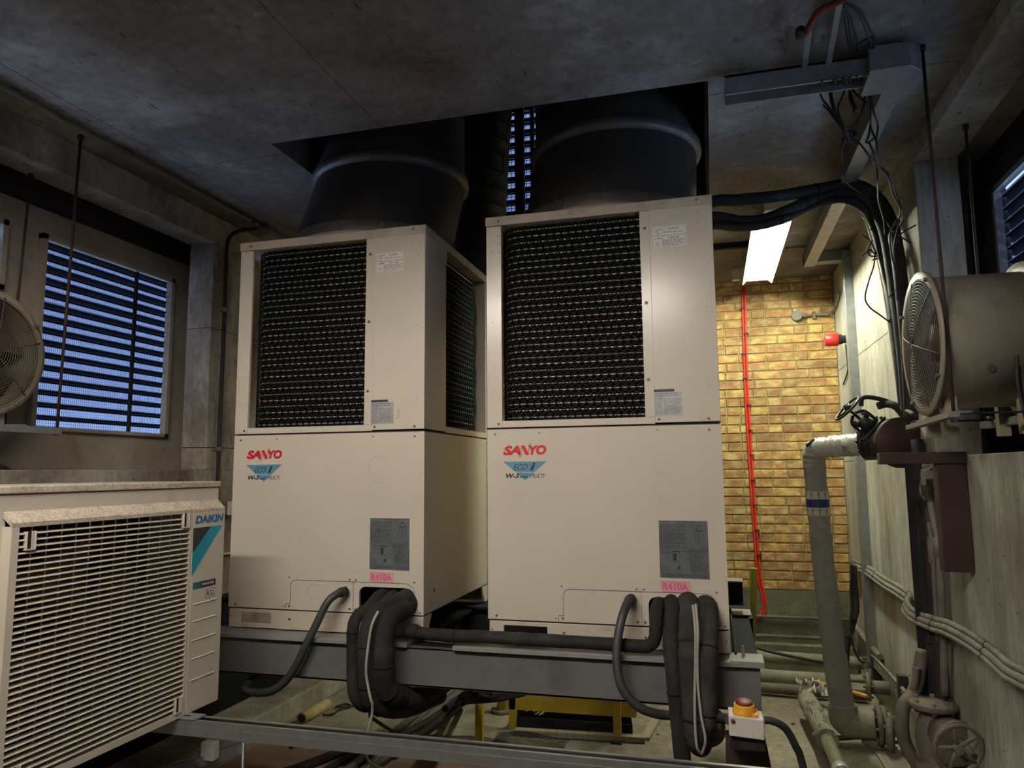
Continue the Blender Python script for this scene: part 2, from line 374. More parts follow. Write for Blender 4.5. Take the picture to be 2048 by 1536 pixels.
plates(2.35, .03, 'darkplate', 2.18, SILL_R-.001, -4.2, 1.199, WR, 'trim_6')  # right plate coloured dark for the shade in its recess
def window(nm, x, d, y0, y1, z0, z1, mull=(), pitch=.0655, detail=True, edge='plate', tilt=.32):
    """louvred opening: frame, blades, bird mesh; d = +1 when the inside lies towards +x"""
    c = mb(edge); t = .028
    for a, b in (((x, y0, z0), (x+d*.035, y0+t, z1)), ((x, y1-t, z0), (x+d*.035, y1, z1)), ((x, y0, z0), (x+d*.035, y1, z0+t*.7)), ((x, y0, z1-t), (x+d*.035, y1, z1))):
        c.box(tuple(map(min, a, b)), tuple(map(max, a, b)))
    f = struct(c, nm)
    bl = MB(); ya, yb_ = y0, y1; y0 -= .09; y1 += .09; z = z0+.012
    while z < z1-.01:
        # a blade falling to the outside with a turned-up lip inside
        xi, xo = x-d*.005, x-d*.085
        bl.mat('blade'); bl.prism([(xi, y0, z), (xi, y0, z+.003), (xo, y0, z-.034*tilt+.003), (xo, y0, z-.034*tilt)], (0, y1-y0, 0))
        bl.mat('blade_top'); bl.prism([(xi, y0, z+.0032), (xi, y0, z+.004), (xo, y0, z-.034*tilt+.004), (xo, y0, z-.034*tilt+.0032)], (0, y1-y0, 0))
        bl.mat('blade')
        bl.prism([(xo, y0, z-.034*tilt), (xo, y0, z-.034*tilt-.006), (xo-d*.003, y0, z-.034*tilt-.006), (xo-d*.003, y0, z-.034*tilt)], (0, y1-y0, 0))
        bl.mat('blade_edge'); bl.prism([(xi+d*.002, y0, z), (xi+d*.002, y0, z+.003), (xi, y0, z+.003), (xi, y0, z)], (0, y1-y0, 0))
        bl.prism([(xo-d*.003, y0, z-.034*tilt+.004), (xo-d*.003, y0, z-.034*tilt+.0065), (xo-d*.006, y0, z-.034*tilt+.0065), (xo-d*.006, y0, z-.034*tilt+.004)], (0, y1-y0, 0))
        z += pitch
    o = bl.build('louvre_blades', f)
    c = mb('darksteel')
    for y in mull: c.box((min(x+d*.012, x-d*.003), y-.008, z0), (max(x+d*.012, x-d*.003), y+.008, z1))
    if mull: c.build('mullion', f)
    if detail:
        c = mb('birdmesh'); xm = x-d*.095
        n = int((y1-y0)/.013)
        for i in range(n): c.obox((xm, y0+(i+.5)*(y1-y0)/n, z0), (xm, y0+(i+.5)*(y1-y0)/n, z1), .0017, .0017)
        n = int((z1-z0)/.013)
        for i in range(n): c.obox((xm, y0, z0+(i+.5)*(z1-z0)/n), (xm, y1, z0+(i+.5)*(z1-z0)/n), .0017, .0017)
        o = c.build('bird_mesh', f)
    return f
window('window_1', -2.35, 1, *WL[0], mull=(.43,))
window('window_2', -2.35, 1, *WL[1])
window('window_3', 2.35, -1, *WR[0], edge='galv')
window('window_4', 2.35, -1, *WR[1], edge='galv', detail=False)
# louvre at the back of the shaft: upright boards with crossing blades
f = struct(mb('void').box((-1.3, 2.25, 4.3), (1.35, 2.33, 4.6)), 'window_5')
c = mb('void')
gaps = [(-.70, -.66), (-.60, -.57), (-.528, -.442), (-.372, -.316), (-.290, -.228), (-.02, .02), (.30, .34), (.60, .63), (.815, .845), (.905, .93)]
a = -1.25
for g0_, g1_ in gaps + [(1.3, 1.3)]: c.box((a, 2.2, 2.3), (g0_, 2.24, 4.5)); a = g1_
c.build('upright_board', f)
c = mb('blade'); z = 2.45
while z < 4.4: c.prism([(-1.25, 2.26, z), (-1.25, 2.26, z+.03), (-1.25, 2.30, z+.022), (-1.25, 2.30, z-.008)], (2.5, 0, 0)); z += .095
c.build('crossing_blades', f)
c = mb('birdmesh')
for i in range(62):
    z = 2.4+i*.032; c.obox((-1.2, 2.25, z), (1.25, 2.25, z), .004, .004)
for i in range(80): c.obox((-1.2+i*.031, 2.25, 2.35), (-1.2+i*.031, 2.25, 4.4), .004, .004)
c.build('bird_mesh', f)
# ceiling slab edges of the opening are raw, dark timber lines them inside
struct(mb('darkplate').box((.998, -.09, ZC+.02), (1.011, 2.29, ZC+.34)), 'trim_7')
# ================================================================== the two heat-pump units
W, D = 1.006, .96
def rr(x0, z0, x1, z1, r, corners=(1, 1, 1, 1), n=5):
    """rounded rectangle in x,z, corners order: bl br tr tl"""
    out = []
    for (cx, cz, a0, on) in ((x0, z0, 180, corners[0]), (x1, z0, 270, corners[1]), (x1, z1, 0, corners[2]), (x0, z1, 90, corners[3])):
        if not on: out.append((cx, cz)); continue
        ox = cx + (r if cx == x0 else -r); oz = cz + (r if cz == z0 else -r)
        out += [(ox+r*math.cos(math.radians(a0+90*i/n)), oz+r*math.sin(math.radians(a0+90*i/n))) for i in range(n+1)]
    return out
def outline(m, pts, wd, y=-.0008, closed=True):
    P = [(p[0], y, p[1]) for p in pts]
    for a, b in zip(P, P[1:]+([P[0]] if closed else [])): m.obox(a, b, .001, wd, (0, 0, 1))
def dot(m, x, z, r, y=0, h=.004, n=10): m.cyl((x, y, z), (x, y-h, z), r, n, r*.8)
def arc(cx, cz, r, a0=0, a1=360, n=28): return [(cx+r*math.cos(math.radians(a0+(a1-a0)*i/n)), cz+r*math.sin(math.radians(a0+(a1-a0)*i/n))) for i in range(n+1)]

def scribble(m, x0, z0, x1, z1, rows, h, seed, gap=.25, y=-.0022, dens=1):
    r = random.Random(seed)
    for i in range(rows):
        z = z1-(i+.5)*(z1-z0)/rows; x = x0
        e_ = x1 - (r.random()*.35*(x1-x0) if i % 3 == 2 else 0)
        while x < e_:
            l = r.uniform(.003, .011)*dens
            m.box((x, y-.0002, z-h/2), (min(x+l, x1), y, z+h/2)); x += l + h*.9 + r.random()*.002

def guard_path(kind):
    """plan curve the coil and the wire guard follow: returns f(s)->(x,y), total length"""
    if kind == 'front':   # from the right of the front opening, round the left corner and back along the left side
        r = .10; xa, y0, xl, yb = .712, .03, .050, .90
        l1 = xa-(xl+r); l2 = r*math.pi/2; l3 = yb-(y0+r)
        def f_(s, off=0):
            if s < l1: return (xa-s, y0+off)
            if s < l1+l2:
                a = (s-l1)/r; cx, cy = xl+r, y0+r; q = r-off
                return (cx-q*math.sin(a), cy-q*math.cos(a))
            return (xl+off, y0+r+(s-l1-l2))
        return f_, l1+l2+l3
    def f_(s, off=0): return (W-.045-off, .285+s)
    return f_, .6
def make_unit():
    t = thing('heat_pump_unit', 'right cream heat pump outdoor unit, taller in view, beside the brick wall', 'outdoor unit', (W/2, D/2, 0), 'cream heat pump units on the grey beam')
    # base skirt with the forklift slot
    c = mb('cream_base')
    c.prism([(.006, 0, -.006), (.071, 0, -.006), (.071, 0, .062), (.262, 0, .062), (.262, 0, -.006), (W, 0, -.006), (W, 0, .079), (.006, 0, .079)], (0, .012, 0))
    c.build('base_skirt', t, bevel=.002); c = mb('cream_base').box((.006, D-.012, -.006), (W, D, .079)); c.build('base_skirt', t); c = mb('void')
    c.mat('void').box((.05, .35, .0), (.96, .36, .078))
    c.build('base_skirt', t, bevel=.002)
    for x_, y_, q_ in ((W-.012, .012, 1), (.006, .012, 1), (W-.012, D-.012, -1)):
        mb('cream_base').prism([(x_, y_, -.006), (x_, y_+q_*.038, -.006), (x_, y_+q_*.088, .079), (x_, y_, .079)], (.012, 0, 0)).build('base_foot', t)
    # lower cabinet: front panel with pipe opening, sides
    hole = rr(.69, .088, .943, .202, .028, (0, 0, 1, 1))
    c = mb('cream')
    hx0, hx1, hz0, hz1 = .69, .943, .085, .202
    pl = [(.0, .086), (hx0, .086)] + [(hx0, .1)] + rr(hx0, hz0, hx1, hz1, .028, (0, 0, 1, 1))[::-1]
    # front in four pieces around the opening, with rounded upper corners
    def slab(poly): c.prism([(x, 0, z_) for x, z_ in poly], (0, .014, 0))
    slab([(0, .086), (hx0, .086), (hx0, hz1), (0, hz1)]); slab([(hx1, .086), (W, .086), (W, hz1), (hx1, hz1)])
    slab([(0, hz1), (W, hz1), (W, .905), (0, .905)])
    for cx, sg in ((hx0, 1), (hx1, -1)):
        r = .03; slab([(cx, hz1)] + [(cx+sg*(r-r*math.cos(math.radians(a))), hz1-r+r*math.sin(math.radians(a))) for a in range(0, 91, 15)])
    c.build('lower_front_panel', t)
    c = mb('cream').box((0, .014, .086), (.012, D, .905)).box((W-.012, .014, .086), (W, D, .905)).box((0, D-.012, .086), (W, D, .905))
    c.build('side_panel', t)
    c = mb('void').box((.02, .3, .09), (W-.02, .31, .9)).box((.02, .03, .89), (W-.02, D-.02, .9)).box((.02, .03, .082), (W-.02, D-.02, .086)).box((.55, .014, .22), (.99, .3, .23)); c.build('inner_box', t)
    c = mb('seam').box((.012, .012, .903), (W-.006, D-.01, .914)); c.build('shadow_gap', t); c = mb('seam').box((.012, .01, .078), (W-.006, D-.01, .087)); c.build('shadow_gap', t)
    # upper cabinet frame
    c = mb('cream')
    c.box((0, 0, .913), (.071, .016, 1.84)).box((0, .016, .913), (.014, .05, 1.84)).build('corner_post', t, bevel=.0015)
    mb('cream').box((.071, .002, .913), (.7405, .03, .942)).build('front_rail', t, bevel=.0015)
    mb('cream').box((.0, .05, .913), (.016, D-.05, .942)).build('side_rail', t)
    mb('cream').box((W-.016, .2805, .913), (W, D-.025, .942)).build('side_rail', t)
    mb('cream').box((0, D-.05, .913), (.02, D, 1.84)).build('corner_post', t)
    mb('cream').box((.02, D-.02, .913), (W, D, 1.84)).box((W-.02, D-.025, .913), (W, D-.018, 1.84)).build('rear_panel', t)
    c = mb('cream').box((.741, -.004, .917), (1.006, .014, 1.845)).box((.990, .014, .917), (W, .28, 1.845)); c.build('service_panel', t, bevel=.002)
    c = mb('cream').box((.700, 0, .942), (.741, .02, 1.845)); c.build('centre_post', t, bevel=.001)
    c = mb('cream').box((.99, .01, 1.765), (1.007, .285, 1.845)); c.build('corner_plate', t)
    # coil with tube rows
    F_, L_ = guard_path('front'); c = mb('coil'); n = 36
    pts = [F_(i*L_/n, .016) for i in range(n+1)]; vs = [(x, y, z_) for z_ in (.943, 1.84) for x, y in pts]
    c.add(vs, [(i, i+1, n+2+i, n+1+i) for i in range(n)])
    c.box((.14, .12, .945), (.7, .86, 1.84))
    f2, l2 = guard_path('side'); c.box((W-.075, .285, .943), (W-.065, .9, 1.84))
    k = c.build('coil', t)
    c = mb('cointube')
    for i in range(30):
        z_ = .958+i*.0298
        c.tube([F_(j*L_/n, .012)+(z_,) for j in range(n+1)], .0036, 4, False)
        c.tube([(W-.062, .3, z_), (W-.062, .89, z_)], .0036, 4, False)
    c.build('coil_tubes', k, )
    # diamond guard
    def diamonds(c, f_, L, z0, z1, px, slope, r):
        H = z1-z0; run = H/slope; s = -run
        while s < L:
            for sg in (1, -1):
                P = []
                m_ = 40
                for j in range(m_+1):
                    ss = s+run*j/m_
                    if 0 <= ss <= L:
                        zz = z0+H*j/m_ if sg > 0 else z1-H*j/m_
                        # woven strands bulge a little between crossings
                        x, y = f_(ss, 0); P.append((x, y, zz))
                if len(P) > 1: c.tube(P, r, 3, False, False)
            s += px
    c = mb('guard'); diamonds(c, F_, L_, .943, 1.838, .0335, .72, .0026); g = c.build('wire_guard', t)
    c = mb('guard'); diamonds(c, f2, .6, .943, 1.80, .0335, .72, .0026); c.build('wire_guard', t)
    # lid and fan collar
    c = mb('cream_dusty'); c.box((-.003, -.006, 1.842), (W+.003, D+.004, 1.885)); c.build('lid', t, bevel=.003)
    c = mb('cream_dusty'); c.lathe([(.475, 1.884), (.47, 1.90), (.455, 1.918), (.43, 1.925), (.30, 1.925)], (W/2, .5, 0), n=64); c.build('fan_collar', t)
    # access plates
    c = mb('knock')
    ap = [(.313, .087), (.313, .112), (.335, .112)] + [(.335+.026-.026*math.cos(math.radians(a)), .196+.026*math.sin(math.radians(a))) for a in range(0, 91, 15)] + [(.661, .222)]
    c.mat('seam'); outline(c, ap, .0016, closed=False); outline(c, [(.661, .222), (.661, .087)], .0022, closed=False)
    pp = [(.661, .222), (.915, .222)] + [(.915+.05*math.sin(math.radians(a)), .172+.05*math.cos(math.radians(a))) for a in range(15, 91, 15)] + [(.965, .112), (.978, .112), (.978, .09)]
    outline(c, pp, .0014, closed=False)
    c.build('access_plate_seam', t)
    c = mb('knock'); outline(c, arc(.774, .747, .047, 40, 330), .0012); 
    c = mb('knock')
    for cx, cz, r, a0, a1 in ((.774, .747, .047, 30, 300), (.774, .633, .047, 30, 310), (.459, .171, .034, 45, 320)): outline(c, arc(cx, cz, r, a0, a1), .0011, closed=False)
    c.build('knockout_ring', t)
    # screws
    for x, z_, r in [(.722, 1.765, .007), (.719, 1.434, .008), (.718, 1.101, .007), (.757, .931, .006), (.958, .929, .006), (.054, .929, .006), (.037, .883, .005), (.239, .886, .0035), (.749, .887, .0035), (.958, .883, .005), (.039, .101, .005), (.327, .233, .0035), (.642, .231, .004), (.672, .231, .004), (.961, .228, .004), (.33, .101, .005), (.644, .1, .005), (.674, .1, .005), (.968, .1, .005), (.988, .097, .004), (.301, .1, .003), (.02, .043, .0035), (.334, .041, .006), (.674, .04, .005), (.991, .041, .004), (.06, 1.862, .006), (.945, 1.868, .006)]:
        c = mb('screw'); dot(c, x, z_, r, -.004 if z_ > .917 and x > .741 and z_ < 1.845 else (-.006 if z_ > 1.85 else 0)); c.build('screw', t)
    c = mb('void')
    for x, z_ in [(.944, 1.81), (.944, 1.77), (.944, 1.73), (.974, 1.738), (.97, 1.40), (.968, 1.064), (.061, 1.796), (.06, 1.756), (.06, 1.717), (.031, 1.721), (.029, 1.392), (.027, 1.062)]:
        dot(c, x, z_, .0022, -.0035 if x > .741 else 0, .001, 6)
    c.build('pilot_holes', t)
    # warning label
    lab = mb('label_white'); flat(lab, [(.752, -.0042, 1.668), (.899, -.0042, 1.668), (.899, -.0042, 1.767), (.752, -.0042, 1.767)], (0, -1, 0), .0006)
    lab = lab.build('warning_label', t)
    c = mb('ink_soft'); y = -.0052
    outline(c, [(.755, 1.671), (.896, 1.671), (.896, 1.721), (.755, 1.721)], .0007, y); outline(c, [(.755, 1.724), (.896, 1.724), (.896, 1.764), (.755, 1.764)], .0007, y)
    outline(c, arc(.776, 1.738, .008, 0, 360, 16), .0014, y); outline(c, [(.771, 1.744), (.782, 1.732)], .0014, y, False)
    outline(c, [(.768, 1.682), (.785, 1.682), (.7765, 1.696)], .0012, y); outline(c, [(.762, 1.749), (.769, 1.749), (.7655, 1.755)], .001, y); outline(c, [(.762, 1.708), (.769, 1.708), (.7655, 1.714)], .001, y)
    scribble(c, .797, 1.731, .885, 1.743, 1, .003, 1, y=y); scribble(c, .795, 1.675, .892, 1.705, 6, .0022, 2, y=y); c.build('label_print', lab)
    text('WARNING', (.772, y, 1.748), .006, 'ink_soft', lab, width=.026); text('WARNING', (.772, y, 1.708), .007, 'ink_soft', lab, width=.026, bold=.02)
    text('ON SERVICE', (.822, y, 1.748), .007, 'ink', lab, width=.044); c = mb('ink_soft'); scribble(c, .822, 1.708, .866, 1.716, 1, .005, 21, y=y); c.build('label_print', lab)
    # rating label
    lab = mb('label_grey'); flat(lab, [(.738, -.0042, .944), (.854, -.0042, .944), (.854, -.0042, 1.045), (.738, -.0042, 1.045)], (0, -1, 0), .0006); lab.mat('ink').box((.739, -.005, 1.046), (.824, -.0041, 1.057))
    lab = lab.build('rating_label', t)
    c = mb('ink_soft'); y = -.005; scribble(c, .741, 1.026, .85, 1.043, 2, .0035, 5, y=y, dens=2); scribble(c, .741, .948, .775, 1.02, 12, .0022, 6, y=y); scribble(c, .78, .95, .85, 1.02, 12, .0022, 7, y=y, dens=.7); c.build('label_print', lab)
    # caution plate
    lab = mb('caution'); flat(lab, [(.740, 0, .281), (.937, 0, .279), (.936, 0, .511), (.741, 0, .512)], (0, -1, 0), .0012); lab = lab.build('caution_label', t)
    c = mb('ink'); y = -.0013; scribble(c, .747, .398, .852, .498, 17, .0024, 9, y=y); scribble(c, .747, .284, .93, .300, 3, .0022, 10, y=y); scribble(c, .862, .304, .928, .40, 16, .0022, 11, y=y)
    scribble(c, .747, .378, .79, .384, 1, .002, 13, y=y)
    outline(c, [(.745, .390), (.93, .388)], .0008, y, False)
    # small drawings of the cabinet
    outline(c, [(.794, .345), (.822, .345), (.822, .385), (.794, .385)], .001, y); c.box((.796, y-.0003, .35), (.81, y, .38)); c.box((.793, y-.0003, .386), (.823, y, .389)); outline(c, [(.798, .312), (.82, .312), (.82, .343), (.798, .343)], .0008, y); c.box((.812, y-.0003, .316), (.822, y, .328))
    outline(c, [(.886, .475), (.902, .467), (.918, .476), (.918, .432), (.902, .422), (.886, .434)], .0011, y); outline(c, [(.902, .467), (.902, .422)], .0009, y, False); outline(c, arc(.902, .481, .011, 0, 360, 14), .003, y); outline(c, [(.902, .49), (.902, .506)], .001, y, False)
    c.build('label_print', lab); text('CAUTION', (.815, y, .502), .006, 'ink', lab, width=.04)
    # refrigerant label
    lab = mb('pink_ground'); flat(lab, [(.742, 0, .2245), (.859, 0, .2235), (.860, 0, .2675), (.742, 0, .269)], (0, -1, 0), .0008); lab = lab.build('refrigerant_label', t)
    c = mb('ink_pink'); outline(c, [(.744, .2265), (.857, .2255), (.858, .2655), (.744, .267)], .0014, -.0011); c.build('label_border', lab)
    text('R410A', (.749, -.0012, .231), .031, 'ink_pink', lab, width=.103, bold=.035)
    # maker badge
    lab = mb('cream'); flat(lab, [(.068, 0, .672), (.275, 0, .672), (.275, 0, .842), (.068, 0, .842)], (0, -1, 0), .0006); lab = lab.build('badge', t)
    y = -.0009
    text('SA', (.073, y, .790), .042, 'ink_red', lab, width=.082, shear=.25, bold=.06)
    text('YO', (.188, y, .790), .042, 'ink_red', lab, width=.082, shear=.15, bold=.06)
    c = mb('ink_pinkfade'); flat(c, [(.142, y, .779), (.158, y, .779), (.170, y, .832), (.156, y, .832)], (0, -1, 0), .0003); flat(c, [(.180, y, .790), (.190, y, .790), (.203, y, .842), (.191, y, .842)], (0, -1, 0), .0003)
    c.mat('ink_red'); flat(c, [(.156, y, .832), (.172, y, .832), (.192, y, .790), (.176, y, .790)], (0, -1, 0), .0004); c.build('badge_mark', lab)
    c = mb('ink_tri'); flat(c, [(.073, y, .762), (.271, y, .762), (.174, y, .680)], (0, -1, 0), .0003); c.build('badge_triangle', lab)
    y = -.0014
    text('ECO', (.122, y, .724), .027, 'ink', lab, width=.062, shear=.3); text('i', (.196, y, .722), .034, 'ink', lab, width=.024, shear=.3, bold=.05)
    text('DC Inverter', (.132, y, .712), .006, 'label_white', lab, width=.075)
    text('W-3', (.085, y, .689), .021, 'ink', lab, width=.062, shear=.25, bold=.04); text('WAY', (.149, y, .689), .011, 'ink', lab, width=.04, shear=.2, bold=.04)
    text('MULTI', (.195, y, .690), .018, 'ink', lab, width=.066, shear=.3)
    return t
unit = make_unit()
LX = -1.3065
def copy_tree(o, parent=None):
    c = o.copy(); COL.objects.link(c); c.parent = parent
    for ch in [x for x in o.children]: copy_tree(ch, c)
    return c
unit2 = copy_tree(unit); unit2.location = (W/2+LX, D/2, 0); unit2['_w'] = (W/2+LX, D/2, 0)
unit2['label'] = 'left cream heat pump outdoor unit, with a pencilled 3 on its service panel'
text('3', (.862+LX, -.0047, .966), .04, 'pencil', unit2, name='pencil_mark', width=.022, shear=.2)
c = mb('canvas_dirty'); flat(c, [(.075+LX, 0, .02), (.235+LX, 0, .02), (.235+LX, 0, .066), (.075+LX, 0, .066)], (0, -1, 0), .002); c.build('blank_plate', unit2)
c = mb('cream_base').box((.07+LX, .001, -.004), (.264+LX, .01, .063)); c.build('slot_cover', unit2)
# ---- exhaust ducts up through the ceiling opening
def duct(cx, lean, lab, r0=.435, r1=.41):
    t = thing('exhaust_duct', lab, 'duct', (cx, .5, 1.93), 'fan exhaust ducts')
    def ring(z_, k): return (cx+lean*k, .5+.02*k, z_)
    def skin(c, prof, n=56):
        vs = []
        for r, z_, k in prof:
            o = ring(z_, k); vs += [(o[0]+r*math.cos(2*math.pi*i/n), o[1]+r*math.sin(2*math.pi*i/n), z_) for i in range(n)]
        c.add(vs, [(a*n+i, a*n+(i+1) % n, (a+1)*n+(i+1) % n, (a+1)*n+i) for a in range(len(prof)-1) for i in range(n)], True)
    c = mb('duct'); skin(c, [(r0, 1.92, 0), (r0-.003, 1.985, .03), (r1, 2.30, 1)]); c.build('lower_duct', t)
    c = mb('ductring'); skin(c, [(r0+.006, 1.915, 0), (r0+.008, 1.92, 0), (r0+.005, 1.975, .03), (r0-.002, 1.98, .04)]); b = c.build('base_band', t)
    for a in (248, 275, 300):
        q = math.radians(a); c = mb('screw'); p = Vector((cx+(r0+.006)*math.cos(q), .5+(r0+.006)*math.sin(q), 1.955)); c.cyl(p, p+Vector((math.cos(q), math.sin(q), 0))*.006, .008, 8); c.build('bolt', b)
    c = mb('ductring'); skin(c, [(r1, 2.292, 1), (r1+.022, 2.30, 1), (r1+.026, 2.315, 1), (r1+.022, 2.345, 1), (r1+.004, 2.355, 1)]); c.build('joint_ring', t)
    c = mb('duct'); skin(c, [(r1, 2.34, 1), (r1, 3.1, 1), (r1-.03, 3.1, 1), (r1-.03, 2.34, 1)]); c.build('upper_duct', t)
    return t
duct(LX+.503, .085, 'dark galvanised exhaust duct rising from the left outdoor unit')
duct(.505, .035, 'dark galvanised exhaust duct rising from the right outdoor unit')
# spiral duct between
c = mb('duct'); prof = []; z_ = 1.0
while z_ < 3.1:
    prof += [(.165, z_), (.165, z_+.085), (.168, z_+.09), (.168, z_+.10), (.165, z_+.105)]; z_ += .11
c.lathe(prof, (-.59, 1.26, 0), (.067, .0, 1), n=40)
tag(c.build('spiral_duct'), 'narrow dark spiral-seam duct rising between the two exhaust ducts', 'duct')
c = mb('black'); c.tube(spline([(-0.347,1.08,2.77),(-0.291,1.08,2.756),(-0.242,1.08,2.707),(-0.223,1.08,2.649),(-0.23,1.08,2.574),(-0.26,1.08,2.555)]), .004, 6); tag(c.build('cable'), 'thin cable looped around the spiral duct', 'cable')
# ================================================================== steelwork under the units
t = thing('steel_beam', 'long grey painted steel beam carrying the fronts of both outdoor units', 'beam', (0, -.05, -.12))
mb('beam').box((-1.99, -.085, -.195), (1.11, -.075, -.03)).box((-1.99, -.085, -.195), (1.11, .06, -.183)).box((-1.99, -.085, -.042), (1.11, .06, -.03)).build('channel', t, bevel=.003)
mb('beamtop').box((-1.99, -.11, -.03), (-.335, .03, -.012)).build('packing_plate', t, bevel=.002)
mb('beamtop').box((-.125, -.11, -.03), (1.03, .03, -.012)).build('packing_plate', t, bevel=.002)
mb('beamtop').box((1.0, -.105, -.03), (1.125, .03, -.008)).build('end_plate', t)
c = mb('beam').prism([(1.045, -.02, -.03), (1.048, -.02, .03), (1.056, -.02, .03), (1.062, -.02, -.03)], (0, .012, 0)); c.build('stiffener', t)
t = thing('steel_beam', 'dark steel beam carrying the backs of the outdoor units', 'beam', (0, .9, -.1))
mb('darksteel').box((-1.99, .86, -.195), (1.13, .87, -.02)).box((-1.99, .80, -.195), (1.13, .94, -.183)).box((-1.99, .80, -.03), (1.13, .94, -.018)).build('channel', t)
t = thing('steel_beam', 'short black beam end sticking out to the right behind the right unit', 'beam', (1.07, .95, 0))
mb('darksteel').box((.9, .92, .03), (1.09, .93, .148)).box((.9, .88, .03), (1.09, .98, .038)).build('channel', t)
mb('galv').box((.9, .88, .143), (1.092, 1.0, .150)).build('top_plate', t)
t = thing('steel_beam', 'cross beam running back beside the right outdoor unit', 'beam', (1.07, .5, -.1))
mb('darksteel').box((1.02, .0, -.17), (1.03, 1.5, -.0)).box((1.0, .0, -.03), (1.11, 1.5, -.018)).build('channel', t)
mb('galv').box((1.03, .86, -.018), (1.125, 1.02, -.012)).build('top_plate', t)
t = thing('steel_beam', 'cross beam running back below the left outdoor unit', 'beam', (-.36, .5, -.1))
mb('darksteel').box((-.40, .0, -.17), (-.39, 1.5, -.035)).box((-.44, .0, -.042), (-.34, 1.5, -.03)).build('channel', t)
# post and isolator
c = mb('rust'); x0, x1 = .966, 1.10
c.prism([(.972, -.33, -.226), (1.108, -.33, -.226), (1.15, -.33, -.5), (1.20, -.33, ZF), (.96, -.33, ZF)], (0, .12, 0))
tag(c.build('support_post', bevel=.004), 'rusty red-brown post below the isolator switch', 'post')
t = thing('isolator_switch', 'white isolator box with a red and yellow rotary handle on the rusty post', 'switch', (1.045, -.36, -.2))
mb('white').prism([(.984, -.42, -.178), (1.098, -.42, -.184), (1.098, -.42, -.118), (.984, -.42, -.112)], (0, .1, 0)).build('housing', t, bevel=.004)
b = mb('darksteel').box((.985, -.40, -.228), (1.1, -.33, -.178)).build('back_box', t, bevel=.003)
for x_ in (1.008, 1.076): mb('void').cyl((x_, -.402, -.205), (x_, -.4, -.205), .012, 16).build('knockout', b)
h = mb('yellow').lathe([(0, .0), (.040, .0), (.040, .008), (.035, .012), (.035, .028), (.032, .032), (0, .032)], (1.038, -.372, -.112), (0, -.12, 1), 28).build('handle', t)
mb('reddull').lathe([(0, .031), (.029, .031), (.029, .037), (.026, .040), (0, .040)], (1.038, -.372, -.112), (0, -.12, 1), 28).build('handle_cap', h)
mb('yellow').box((1.0, -.405, -.117), (1.082, -.34, -.106)).build('handle_plate', t, bevel=.003)
mb('reddull').lathe([(0, 0), (.007, 0), (.007, .004), (0, .004)], (.998, -.42, -.128), (0, -1, .2), 12).build('indicator', t)
# ================================================================== pipes and conduits at the units
def pipe(name, label, cat, pts, r, key, group=None, k=8, n=14, ties=(), wob=0, par=None, rf=None):
    P = spline(pts, k); rr_ = random.Random(len(label)+int(r*1e4)); R = [r*(1+wob*rr_.uniform(-1, 1)) if not rf else rf(i/(len(P)-1))*r for i in range(len(P))]
    o = mb(key).tube(P, R, n).build(name, par)
    if par is None: tag(o, label, cat, group)
    for q in ties:
        i = min(len(P)-2, int(q*(len(P)-1))); m_ = mb('void'); m_.tube([P[i]-(P[i+1]-P[i]).normalized()*.004, P[i]+(P[i+1]-P[i]).normalized()*.004], r*1.07, n); m_.build('tie', o if par is None else par)
    return o
G = 'insulated refrigerant pipes of the outdoor units'
# left unit
pipe('insulated_pipe', 'slim foam-covered pipe, leftmost of the left unit\'s bundle', 'pipe', [(-.50, .12, .17)]+[(-0.503,-0.03,0.168),(-0.517,-0.1,0.13),(-0.546,-0.15,0.102),(-0.551,-0.18,0.053),(-0.551,-0.18,-0.075),(-0.544,-0.18,-0.198),(-0.527,-0.17,-0.244),(-0.508,-0.12,-0.278)]+[(-.42, .02, -.30), (-.40, .3, -.33)], .026, 'foam', G, ties=(.42,), wob=.03)
pipe('insulated_pipe', 'slim foam-covered pipe going down just behind the thick strapped pipe of the left unit', 'pipe', [(-.47, .12, .17)]+[(-0.449,-0.03,0.164),(-0.478,-0.11,0.112),(-0.508,-0.13,0.037),(-0.513,-0.13,-0.106),(-0.501,-0.13,-0.219),(-0.482,-0.1,-0.278)]+[(-.40, .02, -.31), (-.38, .3, -.33)], .024, 'foam', G, wob=.03)
pipe('insulated_pipe', 'thick foam-covered pipe with a white cord strapped along it, left unit', 'pipe', [(-.37, .14, .18)]+[(-0.386,-0.02,0.154),(-0.405,-0.1,0.141),(-0.437,-0.19,0.122),(-0.459,-0.215,0.056),(-0.462,-0.22,-0.04),(-0.455,-0.22,-0.14),(-0.453,-0.2,-0.216),(-0.435,-0.14,-0.267)]+[(-.38, 0, -.31), (-.34, .3, -.34)], .042, 'foam', G, ties=(.47, .63), wob=.03, n=18)
pipe('insulated_pipe', 'broad foam-covered pipe bending back under the beam, right side of the left bundle', 'pipe', [(-.34, .14, .18)]+[(-0.376,-0.02,0.128),(-0.369,-0.1,0.121),(-0.386,-0.19,0.1),(-0.39,-0.215,0.033),(-0.388,-0.22,-0.076),(-0.39,-0.2,-0.158),(-0.378,-0.15,-0.215),(-0.37,-0.08,-0.234)]+[(-.335, .02, -.27), (-.33, .4, -.30)], .044, 'foam', G, ties=(.50, .66), wob=.035, n=18)
pipe('control_cable', 'thin white control cable strapped to the left unit\'s foam pipes', 'cable', [(-0.395,-0.26,0.149),(-0.414,-0.28,0.096),(-0.426,-0.285,0.017),(-0.435,-0.285,-0.083),(-0.426,-0.28,-0.152),(-0.414,-0.28,-0.2),(-0.416,-0.26,-0.245)]+[(-.47, -.15, -.5), (-.45, .6, ZF+.02)], .0055, 'cable_pale')
